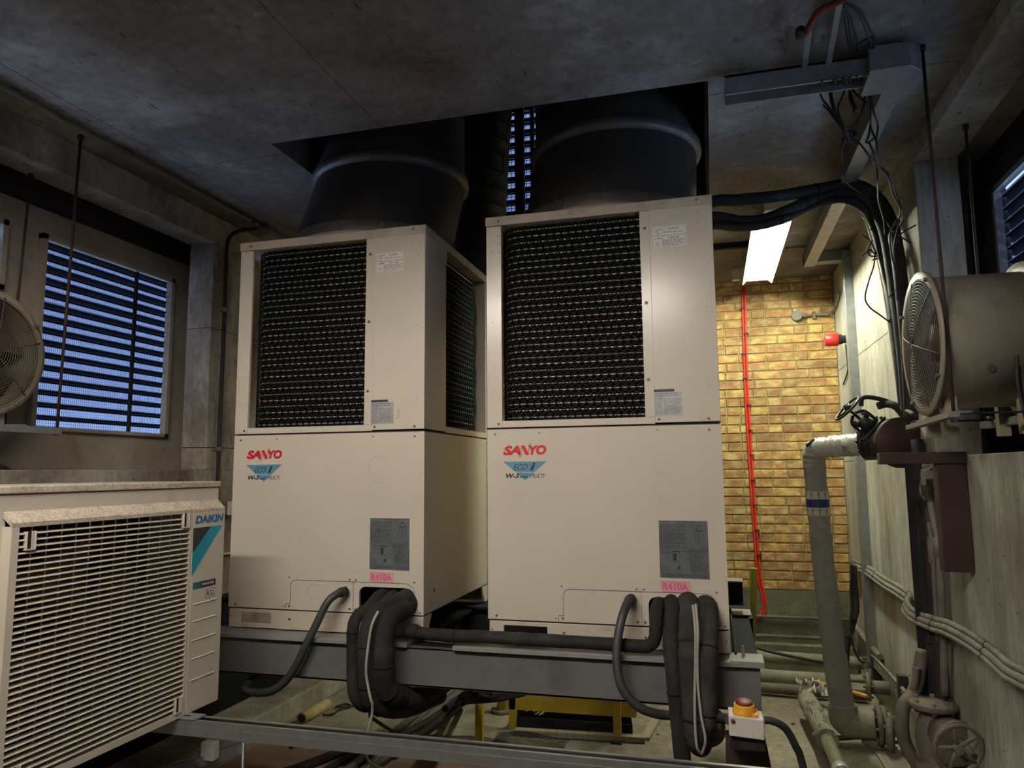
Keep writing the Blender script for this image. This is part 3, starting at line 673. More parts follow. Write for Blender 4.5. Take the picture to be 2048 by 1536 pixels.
pipe('control_cable', 'thin black cable dropping below the left pipe bundle to the floor', 'cable', [(-0.515,-0.1,-0.27),(-0.505,-0.1,-0.31),(-0.577,0.1,-0.41)]+[(-.75, .9, ZF+.06)], .008, 'black')
# right unit
pipe('insulated_pipe', 'long black foam pipe lying along the beam and turning up into the right unit', 'pipe', [(-.30, -.06, .035)]+[(-0.338,-0.09,0.036),(-0.256,-0.09,0.03),(-0.12,-0.09,0.026),(-0.008,-0.09,0.029),(0.101,-0.09,0.029),(0.293,-0.09,0.028),(0.5,-0.09,0.027),(0.639,-0.09,0.025),(0.694,-0.09,0.029),(0.72,-0.1,0.063),(0.726,-0.1,0.131),(0.725,-0.05,0.16)]+[(.735, .03, .185), (.74, .13, .18)], .026, 'foam', G, k=6, ties=(.12, .22, .55), wob=.05)
pipe('insulated_pipe', 'single foam pipe dropping steeply to the floor left of the strapped pair, right unit', 'pipe', [(.78, .13, .18), (.78, .03, .19)]+[(0.788,-0.04,0.165),(0.788,-0.1,0.133),(0.784,-0.15,0.049),(0.793,-0.175,-0.055),(0.801,-0.175,-0.181),(0.81,-0.175,-0.288),(0.818,-0.175,-0.387)]+[(.86, -.15, -.6), (.87, -.12, ZF)], .032, 'foam', G, ties=(.55,), wob=.03, n=16)
pipe('insulated_pipe', 'left foam pipe of the strapped pair hanging from the right unit', 'pipe', [(.845, .13, .18), (.845, .03, .19)]+[(0.86,-0.05,0.165),(0.857,-0.13,0.133),(0.856,-0.19,0.044),(0.858,-0.19,-0.083),(0.862,-0.19,-0.19),(0.866,-0.18,-0.264),(0.877,-0.12,-0.319)]+[(.87, .1, -.36), (.86, .4, -.4)], .043, 'foam_grey', G, ties=(.38, .62), wob=.03, n=18)
pipe('insulated_pipe', 'right foam pipe of the strapped pair hanging from the right unit', 'pipe', [(.915, .13, .17), (.915, .03, .18)]+[(0.923,-0.05,0.149),(0.92,-0.13,0.117),(0.914,-0.19,0.029),(0.909,-0.19,-0.08),(0.906,-0.19,-0.169),(0.9,-0.18,-0.226),(0.901,-0.12,-0.281)]+[(.93, .1, -.34), (.93, .4, -.38)], .043, 'foam_grey', G, ties=(.38, .62), wob=.03, n=18)
for a, b in ((0, 'left strand of the pale cable strapped between the right unit\'s foam pipes'), (1, 'right strand of the pale cable looping below the right unit\'s foam pipes')):
    q = [(0.873,-0.2,0.211),(0.88,-0.24,0.128),(0.877,-0.24,0.038),(0.871,-0.24,-0.068),(0.867,-0.24,-0.174),(0.869,-0.24,-0.279),(0.883,-0.22,-0.316)] if a == 0 else [(0.883,-0.2,0.215),(0.889,-0.24,0.129),(0.884,-0.24,0.039),(0.882,-0.24,-0.068),(0.889,-0.24,-0.173),(0.901,-0.24,-0.259),(0.886,-0.22,-0.316)]
    pipe('control_cable', b, 'cable', q, .0052, 'cable_pale')
def corr(c, P, r, n=12):
    """ribbed flexible conduit"""
    L = 0; out = [P[0]]
    for a, b in zip(P, P[1:]):
        d = (b-a).length; m_ = max(1, int(d/.004)); out += [a.lerp(b, (i+1)/m_) for i in range(m_)]
    R = [r*(1.0 if i % 2 else .90) for i in range(len(out))]
    c.tube(out, R, n); return c
def flexi(label, pts, r):
    P = spline(pts, 8); o = corr(mb('conduit'), P, r).build('flexible_conduit'); tag(o, label, 'conduit')
    d = (P[1]-P[0]).normalized(); mb('black').tube([P[0]-d*.004, P[0]+d*.028], r*1.18, 16).build('gland', o)
    return o
flexi('grey flexible conduit curving from the left unit down into the dark under the beam', [(-0.678,-0.02,0.181),(-0.691,-0.06,0.178),(-0.721,-0.1,0.144),(-0.758,-0.13,0.051),(-0.8,-0.14,-0.035),(-0.851,-0.14,-0.134),(-0.918,-0.13,-0.211),(-1.012,-0.12,-0.256),(-1.144,-0.08,-0.252)]+[(-1.15, .2, -.2)], .0185)
flexi('grey flexible conduit looping from the right unit round to the isolator switch', [(0.621,-0.02,0.194),(0.61,-0.07,0.183),(0.592,-0.12,0.129),(0.576,-0.15,0.039),(0.578,-0.17,-0.051),(0.6,-0.18,-0.121),(0.651,-0.17,-0.179),(0.714,-0.14,-0.211),(0.778,-0.115,-0.221),(0.918,-0.115,-0.218),(0.971,-0.26,-0.171)]+[(.99, -.36, -.145)], .0185)
pipe('cable', 'black cable arching from the right of the isolator to the floor', 'cable', [(1.102,-0.37,-0.133),(1.128,-0.37,-0.134),(1.168,-0.36,-0.157),(1.199,-0.34,-0.216),(1.223,-0.32,-0.296)]+[(1.26, -.3, -.6), (1.27, -.1, ZF+.02)], .013, 'black')

# ================================================================== near condenser on the left
XD = -.985
t = thing('condensing_unit', 'near ivory condensing unit with a slatted grille, cut by the left picture edge', 'outdoor unit', (-1.2, -1.1, -.17))
Y0, Y1, Z0, Z1 = -1.63, -.53, -.165, .69
c = mb('ivory').box((-1.44, Y0, Z0), (XD, -1.462, .664)).box((-1.44, -1.462, .60), (XD-.0005, -.722, .664)).box((-1.44, -.722, Z0), (XD, Y1, .664)).box((-1.44, -1.462, Z0), (XD-.0005, -.722, Z0+.03)).box((-1.44, -1.462, Z0+.03), (-1.43, -.722, .6)); c.build('casing', t)
mb('ivory_dusty').box((-1.45, Y0-.006, .667), (XD+.007, Y1+.006, Z1)).build('top_cover', t, bevel=.004)
c = mb('seam').box((-1.43, Y0+.01, .6645), (XD-.006, Y1-.006, .6665)); c.build('shadow_gap', t)
# raised fascia with sloping dusty top
def fascia(y0, y1):
    c = mb('ivory'); xo = XD+.035
    c.mat('ivory_dusty').prism([(XD, y0, .617), (XD, y0, .60), (xo, y0, .572), (xo, y0, .585)], (0, y1-y0, 0)); return c
c = fascia(-1.47, -.722); xo = XD+.035; c.mat('ivory').box((XD, -.733, Z0), (xo, -.722, .575)); c.box((XD, -1.469, Z0), (xo-.0005, -1.445, .5745)); c.box((XD, -1.445, Z0), (xo-.0005, -.733, Z0+.022)); c.build('grille_frame', t)
c = fascia(-.718, Y1+.0); c.mat('ivory').box((XD, -.718, Z0), (xo, Y1, .575)); p = c.build('fascia_panel', t, bevel=.003)
c = mb('ivory')
for z_ in (.229, .166, .096, .028, -.049): c.prism([(xo, -.70, z_-.003), (xo, -.70, z_+.003), (xo+.003, -.70, z_)], (0, .135, 0))
c.build('moulded_rib', p)
c = mb('ivory')
n = 38
for i in range(n):
    z_ = Z0+.034+i*(.568-Z0-.034)/n
    c.prism([(xo-.020, -1.445, z_+.004), (xo-.002, -1.445, z_), (xo, -1.445, z_+.002), (xo-.002, -1.445, z_+.0046), (xo-.020, -1.445, z_+.0065)], (0, .713, 0))
for i in range(1, 14): c.box((xo-.019, -1.445+i*.052, Z0+.02), (xo-.015, -1.4435+i*.052+.001, .575))
g = c.build('grille_slats', t)
for y, z_ in ((-.775, .55), (-1.425, .535), (-.775, -.115), (-1.425, -.115)):
    k_ = mb('void').box((xo-.004, y+.003, z_-.026), (xo+.0008, y+.029, z_+.024)).build('grille_clip', t)
    mb('ivory').box((xo-.008, y, z_-.03), (xo+.005, y+.003, z_+.024)).box((xo-.008, y+.029, z_-.03), (xo+.005, y+.032, z_+.024)).box((xo-.008, y+.003, z_-.03), (xo+.005, y+.029, z_-.026)).box((xo+.001, y+.018, z_-.026), (xo+.003, y+.029, z_+.024)).build('clip_rim', t)
c = mb('void').box((-1.15, -1.45, Z0+.03), (-1.14, -.735, .6)).build('inner_box', t)
c = mb('fanblade')
for k in range(4):
    a = k*math.pi/2+.4; q = []
    for j in range(5):
        r = .07+j*.06; q.append((r, a-.25-.05*j, .02)); 
    vs = [( -1.07+.02, -1.10+r*math.cos(b_), .21+r*math.sin(b_)) for r, b_, _ in q] + [(-1.10, -1.10+r*math.cos(b_+.9), .21+r*math.sin(b_+.9)) for r, b_, _ in q[::-1]]
    c.prism(vs, (.004, 0, 0))
c.cyl((-1.12, -1.10, .21), (-1.04, -1.10, .21), .07, 24); c.build('fan', t)
yr = (0, 1, 0)
text('DAIKIN', (xo+.0005, -.705, .530), .030, 'ink_blue', p, width=.165, right=yr, shear=.15, bold=.04)
c = mb('ink_cyan'); nx = (1, 0, 0)
flat(c, [(xo, -.716, .335), (xo, -.716, .42), (xo, -.615, .515), (xo, -.545, .515)], nx, .0008)
c.mat('ink'); flat(c, [(xo, -.716, .42), (xo, -.716, .515), (xo, -.615, .515)], nx, .0009); c.build('badge', p)
c = mb('ink'); flat(c, [(xo, -.705, .285), (xo, -.575, .285), (xo, -.575, .31), (xo, -.705, .31)], nx, .0008); c.mat('ink_green'); flat(c, [(xo, -.705, .285), (xo, -.665, .285), (xo, -.665, .31), (xo, -.705, .31)], nx, .001); q_ = c.build('label_strip', p)
text('INVERTER', (xo+.001, -.655, .293), .009, 'label_white', q_, width=.07, right=yr)
c = mb('ink'); flat(c, [(xo, -.63, .243), (xo, -.575, .243), (xo, -.575, .275), (xo, -.63, .275)], nx, .0006); c.mat('label_white'); flat(c, [(xo, -.628, .245), (xo, -.577, .245), (xo, -.577, .273), (xo, -.628, .273)], nx, .0008); q_ = c.build('refrigerant_label', p)
text('R32', (xo+.001, -.624, .249), .020, 'ink', q_, width=.042, right=yr, bold=.015)
# galvanised strut channels
def channel(a, b, wd, ht, key, label, extra=None):
    """slotted channel, open side up"""
    A, B = Vector(a), Vector(b); d = (B-A).normalized(); s_ = d.cross(Vector((0, 0, 1))).normalized()
    c = mb(key); t_ = .003
    def bar(o1, o2, w_, h_): c.obox(A+s_*o1+Vector((0, 0, o2)), B+s_*o1+Vector((0, 0, o2)), w_, h_)
    bar(0, -ht+t_/2, wd, t_); bar(-wd/2, -ht/2, t_, ht); bar(wd/2, -ht/2, t_, ht)
    bar(-wd/2+.006, -t_/2, .012, t_); bar(wd/2-.006, -t_/2, .012, t_); bar(wd/2+.0012, -ht*.5, .0024, ht*.25)
    return tag(c.build('strut_channel'), label, 'channel')
channel((-1.45, -.72, -.169), (1.95, -.72, -.169), .055, .055, 'galv_bright', 'bright galvanised channel crossing the foreground below the near condensing unit')
t = thing('strut_bracket', 'flat slotted bracket on the foreground channel at the condensing unit corner', 'bracket', (-.93, -.7, -.16))
mb('galv').box((-1.0, -.752, -.169), (-.88, -.69, -.163)).build('plate', t, bevel=.002); mb('void').box((-.99, -.73, -.1635), (-.92, -.72, -.1625)).build('slot', t)
channel((-1.45, -1.5, -.169), (.2, -1.5, -.169), .045, .05, 'galv', 'galvanised channel under the near end of the condensing unit')
channel((-1.016,-0.261,-0.42), (-1.179,-0.643,-0.42), .035, .035, 'galv', 'pale channel end slanting away at the lower left below the foreground channel')
pipe('threaded_rod', 'short threaded rod hanging under the foreground channel', 'rod', [(-0.999,-0.286,-0.41), tuple(Vector((-0.999,-0.286,-0.41))-Vector((0, 0, .44)))], .006, 'galv', k=1)
c = mb('white'); p = Vector((-1.06,-0.422,-0.4)); c.box(p-Vector((.03, .02, .035)), p+Vector((.03, .02, .035))); tag(c.build('plastic_cap', bevel=.003), 'small square white plastic cap below the foreground channel', 'cap')

# ================================================================== wall fans
def wall_fan(cx, cy, cz, s, r, L, label):
    """s=+1 when the guard faces +x"""
    t = thing('wall_fan', label, 'fan', (cx, cy, cz), 'tube fans in the louvred window walls')
    ax = (-s, 0, 0); o = (cx, cy, cz)
    mb('fanpaint').lathe([(r*.93, .0), (r*.93, L), (r*.91, L), (r*.91, .0)], o, ax, 56).build('casing', t)
    mb('fanpaint').lathe([(r*.90, -.006), (r*1.02, -.006), (r*1.03, .004), (r*.93, .012), (r*.90, .004)], o, ax, 56).build('front_rim', t)
    mb('fanpaint').lathe([(r*.93, L-.02), (r*1.06, L-.014), (r*1.07, L), (r*.93, L)], o, ax, 56).build('rear_flange', t)
    c = mb('fanguard')
    for k in range(3, 22):
        q = r*.92*k/21; dz = -.03*(1-(k/21)**2)-.006
        c.tube([(cx-dz*s, cy+q*math.cos(a), cz+q*math.sin(a)) for a in [2*math.pi*i/48 for i in range(48)]], .0018, 4, False, True, True)
    for k in range(6):
        a = k*math.pi/3+.3; c.tube([(cx+s*(.006+.03*(1-(j/6)**2)), cy+r*.95*j/6*math.cos(a), cz+r*.95*j/6*math.sin(a)) for j in range(7)], .003, 4)
    g = c.build('wire_guard', t)
    b = mb('fanblade').lathe([(0, .0), (r*.26, .01), (r*.28, .03), (r*.28, .12), (0, .12)], (cx-s*.03, cy, cz), ax, 32).build('hub', t)
    for k in range(5):
        a = k*2*math.pi/5+.5; c = mb('fanblade'); q = []
        for f1, f2 in ((.25, -.25), (.6, -.34), (.88, -.42), (.88, .38), (.6, .36), (.25, .28)):
            q.append((cx-s*(.09+.05*f2), cy+r*f1*math.cos(a+f2), cz+r*f1*math.sin(a+f2)))
        c.prism(q, (s*.004, 0, 0)); c.build('blade', t)
    for k in range(4):
        a = k*math.pi/2+.6; c = mb('screw'); p = Vector((cx, cy+r*.97*math.cos(a), cz+r*.97*math.sin(a))); c.cyl(p, p+Vector((s*.02, 0, 0)), .008, 8); c.build('bolt', t)
    for q in (-1.9, -2.6):
        c = mb('screw'); p = Vector((cx-s*L*.45, cy+r*.93*math.cos(q), cz+r*.93*math.sin(q))); c.cyl(p, p+Vector((0, math.cos(q), math.sin(q)))*.008, .012, 8); c.build('bolt', t)
    for y in (-.8, .8):
        c = mb('fanpaint').box((min(cx-s*.03, cx-s*.07), cy+r*.5*y-.02, cz-r-.09), (max(cx-s*.03, cx-s*.07), cy+r*.5*y+.02, cz-r*.8)); c.build('foot', t)
    for y in (-.8, .8):
        c = mb('fanpaint').box((min(cx-s*(L-.04), cx-s*(L-.08)), cy+r*.5*y-.02, cz-r-.09), (max(cx-s*(L-.04), cx-s*(L-.08)), cy+r*.5*y+.02, cz-r*.8)); c.build('foot', t)
    return t
wall_fan(-1.93, -.80, 1.235, 1, .262, .38, 'cream tube fan in front of the left louvred window, half out of the picture')
wall_fan(1.80, .12, 1.215, -1, .283, .36, 'cream tube fan in front of the right louvred window, seen side on')
# brackets and hanging rods of the fans
t = thing('fan_bracket', 'steel bracket bars hung below the right tube fan', 'bracket', (1.83, .1, .9))
mb('galv').obox((1.833,0.535,0.9), (1.768,-0.323,0.9), .035, .02).build('front_bar', t)
mb('galv').obox((1.83, .42, .915), (1.84, -.2, .915), .04, .006).build('front_plate', t)
mb('galv').obox((2.12, .5, .90), (2.12, -.3, .90), .04, .03).build('rear_bar', t)
mb('darksteel').obox((1.8, -.12, .915), (2.3, -.12, .915), .03, .006).build('side_bar', t); mb('darksteel').obox((1.8, .36, .915), (2.3, .36, .915), .03, .006).build('side_bar', t)
t = thing('fan_bracket', 'steel bracket bars hung below the left tube fan', 'bracket', (-2, -.7, .93))
mb('galv').box((-1.93, -1.2, .905), (-1.90, -.44, .935)).build('front_bar', t); mb('galv').box((-2.2, -1.2, .905), (-2.17, -.44, .935)).build('rear_bar', t)
mb('galv').box((-2.2, -.96, .935), (-1.9, -.92, .94)).build('side_bar', t); mb('galv').box((-2.2, -.66, .935), (-1.9, -.62, .94)).build('side_bar', t)
def rod(a, b, label, r=.0065):
    t = thing('hanging_rod', label, 'rod', a, 'rusty threaded hanging rods'); A, B = Vector(a), Vector(b)
    mb('rod').tube([A, B], r, 8).build('shaft', t)
    mb('rod').cyl(A-Vector((0, 0, .02)), A, .014, 8).build('top_nut', t); mb('galv').cyl(B, B+Vector((0, 0, .015)), .013, 6).build('lower_nut', t)
    return t
rod((1.812, -.145, 2.338), (1.815, -.155, .88), 'long rusty rod hanging in front of the right tube fan')
rod((2.12, .42, 2.244), (2.12, .43, .92), 'dark rod hanging in the recess behind the right tube fan')
rod((2.14, -.27, 2.244), (2.14, -.27, .92), 'rod at the far right edge hanging in the window recess')
rod((-1.895, -.447, 2.338), (-1.915, -.455, .90), 'long rusty rod hanging in front of the left louvred window')
rod((-2.142, -.482, 2.161), (-2.17, -.50, .92), 'rod hanging from the recess soffit behind the left tube fan')
# cables at the right edge in front of the window
for i in range(4):
    pipe('cable', 'black cable looping out of the picture beside the right tube fan', 'cable', [(2.126,-0.12,1.336),(2.088,-0.12,1.321),(2.063,-0.12,1.248),(2.045,-0.12,1.139),(2.038,-0.12,1.012),(2.053,-0.12,0.885)]  if i == 0 else [(2.137,-0.1,1.285),(2.099,-0.1,1.25),(2.074,-0.1,1.159),(2.062,-0.1,1.031),(2.068,-0.1,0.904)] if i == 1 else [(2.157,-0.08,1.25),(2.119,-0.08,1.215),(2.093,-0.08,1.124),(2.081,-0.08,1.014),(2.086,-0.08,0.887)] if i == 2 else [(2.171,-0.06,1.328),(2.122,-0.06,1.309),(2.089,-0.06,1.221),(2.072,-0.06,1.091),(2.071,-0.06,0.962),(2.084,-0.06,0.852)], .009 if i else .006, 'black', 'black cables at the right picture edge')
c = mb('darksteel'); c.box((1.98, -.2, .60), (2.3, .34, .772)); 

# ================================================================== ceiling services
t = thing('trunking', 'dark galvanised trunking fixed below the ceiling across the upper right', 'trunking', (1.4, -.2, 2.28))
mb('galv').box((1.075, -.215, 2.215), (1.70, -.205, 2.295)).box((1.075, -.215, 2.285), (1.70, -.12, 2.295)).box((1.075, -.125, 2.215), (1.70, -.115, 2.295)).build('channel', t)
mb('galv').prism([(1.60, -.25, 2.21), (1.60, -.05, 2.21), (1.79, -.05, 2.21), (1.79, -.2, 2.21), (1.74, -.25, 2.21)], (0, 0, .10)).build('corner_piece', t, bevel=.003)
mb('galv').box((1.69, -.05, 2.235), (1.77, 2.66, 2.338)).build('long_run', t, bevel=.002)
mb('galv').box((1.69, 2.60, 2.255), (1.999, 2.70, 2.338)).build('end_run', t, bevel=.002)
t = thing('trunking', 'tall grey galvanised trunking standing on the right wall in the corner', 'trunking', (1.98, 2.6, .8))
mb('galv').box((1.94, 2.50, -.60), (2.0, 2.56, 2.30)).box((1.955, 2.56, -.60), (2.0, 2.66, 2.30)).build('channel', t, bevel=.002)
for p, q, lb in (((1.38,-0.123,2.3), (1.367,-0.442,2.3), 'short grey bar below the ceiling left of the cable bunch'), ((1.466,-0.137,2.3), (1.447,-0.595,2.3), 'longer grey bar below the ceiling beside the cable bunch')):
    c = mb('galv').obox(Vector(p)-Vector((0, 0, .02)), q, .02, .012); tag(c.build('ceiling_bar'), lb, 'bar')
c = mb('reddull').tube(spline([(1.332,-0.463,2.27),(1.351,-0.476,2.27),(1.364,-0.551,2.27),(1.388,-0.607,2.27),(1.432,-0.631,2.27),(1.465,-0.661,2.27)]), .012, 8)
tag(c.build('cable'), 'dull red cable clump against the ceiling at the upper right', 'cable')
c = mb('black').lathe([(0, 0), (.018, 0), (.02, .02), (.014, .035), (0, .035)], (1.334,-0.472,2.26), (0, 0, 1), 12); tag(c.build('cable_gland'), 'small dark gland under the ceiling at the end of the red cable', 'gland')
# thin wires above and below the corner of the trunking
WG = 'thin black wires tangled around the ceiling trunking corner'; WLb = 'one of the thin black wires tangled around the ceiling trunking corner'
wires = [
 [(1.464,-0.584,2.3),(1.523,-0.516,2.3),(1.581,-0.38,2.3),(1.605,-0.325,2.3),(1.617,-0.238,2.3),(1.602,-0.217,2.29)],
 [(1.463,-0.573,2.3),(1.511,-0.514,2.3),(1.554,-0.419,2.3),(1.59,-0.313,2.3),(1.612,-0.232,2.3)],
 [(1.461,-0.569,2.3),(1.495,-0.496,2.3),(1.525,-0.396,2.3),(1.55,-0.308,2.3),(1.566,-0.235,2.3)],
 [(1.458,-0.564,2.3),(1.491,-0.482,2.3),(1.513,-0.383,2.3),(1.539,-0.294,2.3),(1.558,-0.241,2.3)],
 [(1.457,-0.558,2.3),(1.483,-0.469,2.3),(1.506,-0.37,2.3),(1.54,-0.246,2.3)],
 [(1.556,-0.296,2.3),(1.576,-0.317,2.3),(1.602,-0.332,2.3)],
 [(1.432,-0.252,2.2),(1.461,0,2.288),(1.468,0,2.248),(1.488,0,2.214),(1.512,0,2.167),(1.557,0.1,2.142),(1.567,0.1,2.112)],
 [(1.474,-0.248,2.2),(1.5,0,2.293),(1.498,0,2.25),(1.509,0,2.189),(1.533,0,2.125),(1.567,0.1,2.105)],
 [(1.487,-0.251,2.2),(1.507,0,2.286),(1.508,0,2.226),(1.523,0,2.159),(1.546,0,2.097),(1.581,0.1,2.088)],
 [(1.502,-0.247,2.2),(1.562,0,2.295),(1.543,0,2.243),(1.526,0,2.202),(1.531,0,2.157),(1.55,0,2.096),(1.582,0.1,2.099)],
 [(1.509,-0.245,2.2),(1.576,0,2.288),(1.597,0,2.25),(1.622,0,2.22),(1.637,0,2.198)],
 [(1.53,-0.246,2.2),(1.574,0,2.282),(1.573,0,2.228),(1.586,0,2.186),(1.581,0,2.172)],
 [(1.551,-0.248,2.2),(1.634,0,2.294),(1.647,0,2.26),(1.649,0,2.184),(1.666,0.1,2.143),(1.681,0.1,2.085)],
 [(1.579,-0.247,2.2),(1.645,0,2.293),(1.651,0,2.237),(1.659,0,2.161),(1.693,0.1,2.15),(1.684,0.1,2.096)],
 [(1.63,0,2.241),(1.62,0,2.188),(1.606,0,2.147),(1.585,0.05,2.13),(1.573,0.05,2.088)],
 [(1.514,-0.236,2.2),(1.575,0,2.271),(1.582,0,2.226),(1.593,0,2.192),(1.585,0,2.178)],
 [(1.469,0,2.221),(1.487,0,2.197),(1.508,0,2.161),(1.537,0,2.111)],
 [(1.555,0.1,2.113),(1.548,0.1,2.059),(1.584,0.3,2.072),(1.578,0.3,2.026),(1.625,0.5,2.071),(1.709,0.7,2.094),(1.77,0.7,2.056)],
 [(1.592,0.1,2.102),(1.623,0.1,2.071),(1.654,0.1,2.012),(1.718,0.3,2.048),(1.722,0.3,1.985),(1.785,0.6,1.997),(1.847,0.8,1.959),(1.847,0.8,1.881)],
 [(1.682,0.1,2.096),(1.684,0.1,2.041),(1.735,0.3,2.053),(1.762,0.3,2.003),(1.848,0.6,2.027),(1.872,0.6,1.963),(1.922,0.8,1.977),(1.9,0.8,1.928)],
 [(1.654,0.1,2.078),(1.674,0.1,2.02),(1.744,0.3,2.04),(1.772,0.3,1.998),(1.859,0.6,2.038),(1.885,0.6,1.936),(1.933,0.8,1.95),(1.917,0.8,1.913)],
 [(1.663,0.1,2.154),(1.656,0.1,2.111),(1.643,0.1,2.079),(1.662,0.1,2.084),(1.678,0.1,2.097)],
 [(1.902,0.8,1.953),(1.87,0.8,1.879),(1.87,0.8,1.776),(1.881,0.8,1.698),(1.882,0.8,1.545)],
 [(1.92,0.8,1.952),(1.897,0.8,1.876),(1.883,0.8,1.8),(1.915,0.8,1.875),(1.99,0.8,1.919)],
 [(1.852,0.8,1.959),(1.893,0.8,1.89),(1.94,0.8,1.846),(1.961,0.8,1.829)],
 [(1.872,1.2,1.978),(1.844,1.2,1.923),(1.859,1.2,1.887),(1.917,1.2,1.888),(1.982,1.2,1.916),(1.93,1.2,1.881),(1.865,1.2,1.864)],
 [(2.007,1.2,1.922),(1.956,1.2,1.907),(1.885,1.2,1.896),(1.856,1.2,1.922),(1.803,1.2,1.884)],
 [(1.882,1.2,1.919),(1.871,1.2,1.835),(1.841,1.2,1.752),(1.815,1.2,1.655),(1.836,1.2,1.598),(1.884,1.2,1.552),(1.931,1.2,1.508)],
 [(1.824,1.2,2.011),(1.859,1.2,1.973),(1.886,1.2,1.905),(1.927,1.2,1.844)],
]
for q in wires: pipe('wire', WLb, 'wire', q, .0042, 'black', WG, k=6, n=6)
for a, lb in ((.95, 'tie knot in the wires under the ceiling trunking'),): 
    c = mb('black'); c.tube(spline([(1.56,0.1,2.124),(1.582,0.1,2.107),(1.607,0.1,2.122),(1.584,0.1,2.138),(1.564,0.1,2.128),(1.578,0.1,2.095)]), .007, 6); tag(c.build('cable_tie'), lb, 'cable tie')
# thick black bundles arching from behind the right unit to the wall and down
BG = 'thick black cable bundles on the upper right'
pipe('cable_bundle', 'upper thick black bundle arching from the right unit to the right wall', 'cable bundle', [(.9, .95, 2.13)]+[(1.023,0.9,2.18),(1.168,0.9,2.175),(1.373,0.9,2.175),(1.589,1,2.228),(1.739,1,2.233),(1.835,1,2.183),(1.919,1.1,2.124),(1.954,1.1,2.008),(1.94,0.969,1.792),(1.94,0.939,1.573),(1.94,0.92,1.362),(1.94,0.929,1.159),(1.94,0.957,0.959)], .034, 'black', BG, ties=(.3, .6, .75, .88), wob=.02)
pipe('cable_bundle', 'middle thick black bundle dipping over the lamp and arching to the wall', 'cable bundle', [(.9, .95, 2.04)]+[(1.02,0.9,2.095),(1.162,0.9,2.06),(1.291,0.9,2.058),(1.419,0.9,2.098),(1.574,1,2.182),(1.712,1,2.191),(1.808,1,2.147),(1.885,1.1,2.085),(1.918,1.1,1.942),(1.93,1.077,1.714),(1.93,1.012,1.457),(1.93,0.978,1.217),(1.93,0.975,0.985)], .028, 'black', BG, ties=(.35, .6, .8), wob=.02)
pipe('cable_bundle', 'lower thick black bundle passing right above the lamp', 'cable bundle', [(.9, .93, 1.99)]+[(1.017,0.88,2.037),(1.134,0.88,2.017),(1.262,0.88,2.013),(1.389,0.88,2.039),(1.546,1,2.134),(1.685,1,2.161),(1.781,1,2.111),(1.861,1.15,2.077),(1.897,1.15,1.917),(1.95,1.274,1.763),(1.95,1.216,1.523),(1.95,1.169,1.268),(1.95,1.143,1.024)], .022, 'black', BG, ties=(.3, .65, .85), wob=.02)
for i, dx in enumerate((0, 7)):
    pipe('cable', ('pale' if not i else 'second pale')+' thin cable beside the black bundles on the right wall', 'cable', [(1.831,1.2,2.126),(1.852,1.2,2.066),(1.96,1.596,2.03),(1.96,1.472,1.813),(1.96,1.374,1.554),(1.96,1.296,1.257),(1.96,1.25,1.032)] if not i else [(1.851,1.2,2.118),(1.877,1.2,2.049),(1.96,1.498,1.986),(1.96,1.385,1.761),(1.96,1.302,1.512),(1.96,1.239,1.222),(1.96,1.194,1)], .007, 'cable_pale' if not i else 'cable_dusty')
# ================================================================== ceiling batten luminaires
def luminaire(a, b, wd, label, strength, key, drop=0, tz=.010, sh=.03):
    """twin tube batten with winged reflector; a,b ends on the axis, z = lip of the reflector"""
    A, B = Vector(a), Vector(b); d = (B-A).normalized(); s_ = Vector((0, 0, 1)).cross(d).normalized(); u = Vector((0, 0, 1))
    t = thing('batten_luminaire', label, 'ceiling light', tuple((A+B)/2), None)
    h = .07
    c = mb('reflector')
    for q in (-1, 1):
        P = [A+s_*q*wd/2, A+s_*q*.03+u*h, A+s_*q*.03+u*(h+.003), A+s_*q*(wd/2+.002)+u*.003]
        c.prism(P, B-A)
    c.prism([A+s_*-.03+u*h, A+s_*.03+u*h, A+s_*.03+u*(h+.003), A+s_*-.03+u*(h+.003)], B-A)
    c.build('reflector', t)
    for e_ in (A+d*.05, B-d*.05): c = mb('reflector'); c.prism([e_+s_*(-wd/2+.03)+u*.02, e_+s_*(wd/2-.03)+u*.02, e_+s_*.03+u*h, e_-s_*.03+u*h], d*.003); c.build('end_plate', t)
    c = mb('white'); c.prism([A+s_*-.035+u*(h+.004), A+s_*.035+u*(h+.004), A+s_*.035+u*(h+.06), A+s_*-.035+u*(h+.06)], B-A); c.build('gear_tray', t)
    M[key] = emit(key, (.97, 1.0, .78) if key.endswith('far') else (1.0, .91, .81), strength)
    for q in (-1, 1):
        c = mb(key); c.cyl(A+d*sh+s_*q*.03+u*tz, B-d*sh+s_*q*.03+u*tz, .013, 12); tu = c.build('fluorescent_tube', t)
        for e_ in (A+d*(sh-.018), B-d*(sh-.018)): c = mb('white'); c.cyl(e_+s_*q*.03+u*tz-d*.012, e_+s_*q*.03+u*tz+d*.012, .016, 12); c.build('lamp_holder', t)
    if drop:
        for f_ in (.2, .8): c = mb('galv'); p = A.lerp(B, f_)+u*(h+.06); c.cyl(p, Vector((p.x, p.y, ZC)), .005, 6); c.build('suspension', t)
    return t
luminaire((1.37, 1.39, 2.20), (1.37, 2.95, 2.20), .225, 'lit fluorescent batten with white winged reflector over the brick wall end', TUBE_FAR, 'tube_light_far', tz=.04, sh=.07)
c = mb('white'); c.box((1.18, 2.9, 2.24), (1.24, 2.96, 2.338)); tag(c.build('ceiling_box', bevel=.004), 'small pale box on the ceiling left of the lamp\'s far end', 'box')
c = mb('galv'); c.obox((1.31,1.445,2.335), (1.314,1.508,2.335), .1, .05); tag(c.build('ceiling_plate'), 'small grey plate on the ceiling above the cable bundles', 'plate')
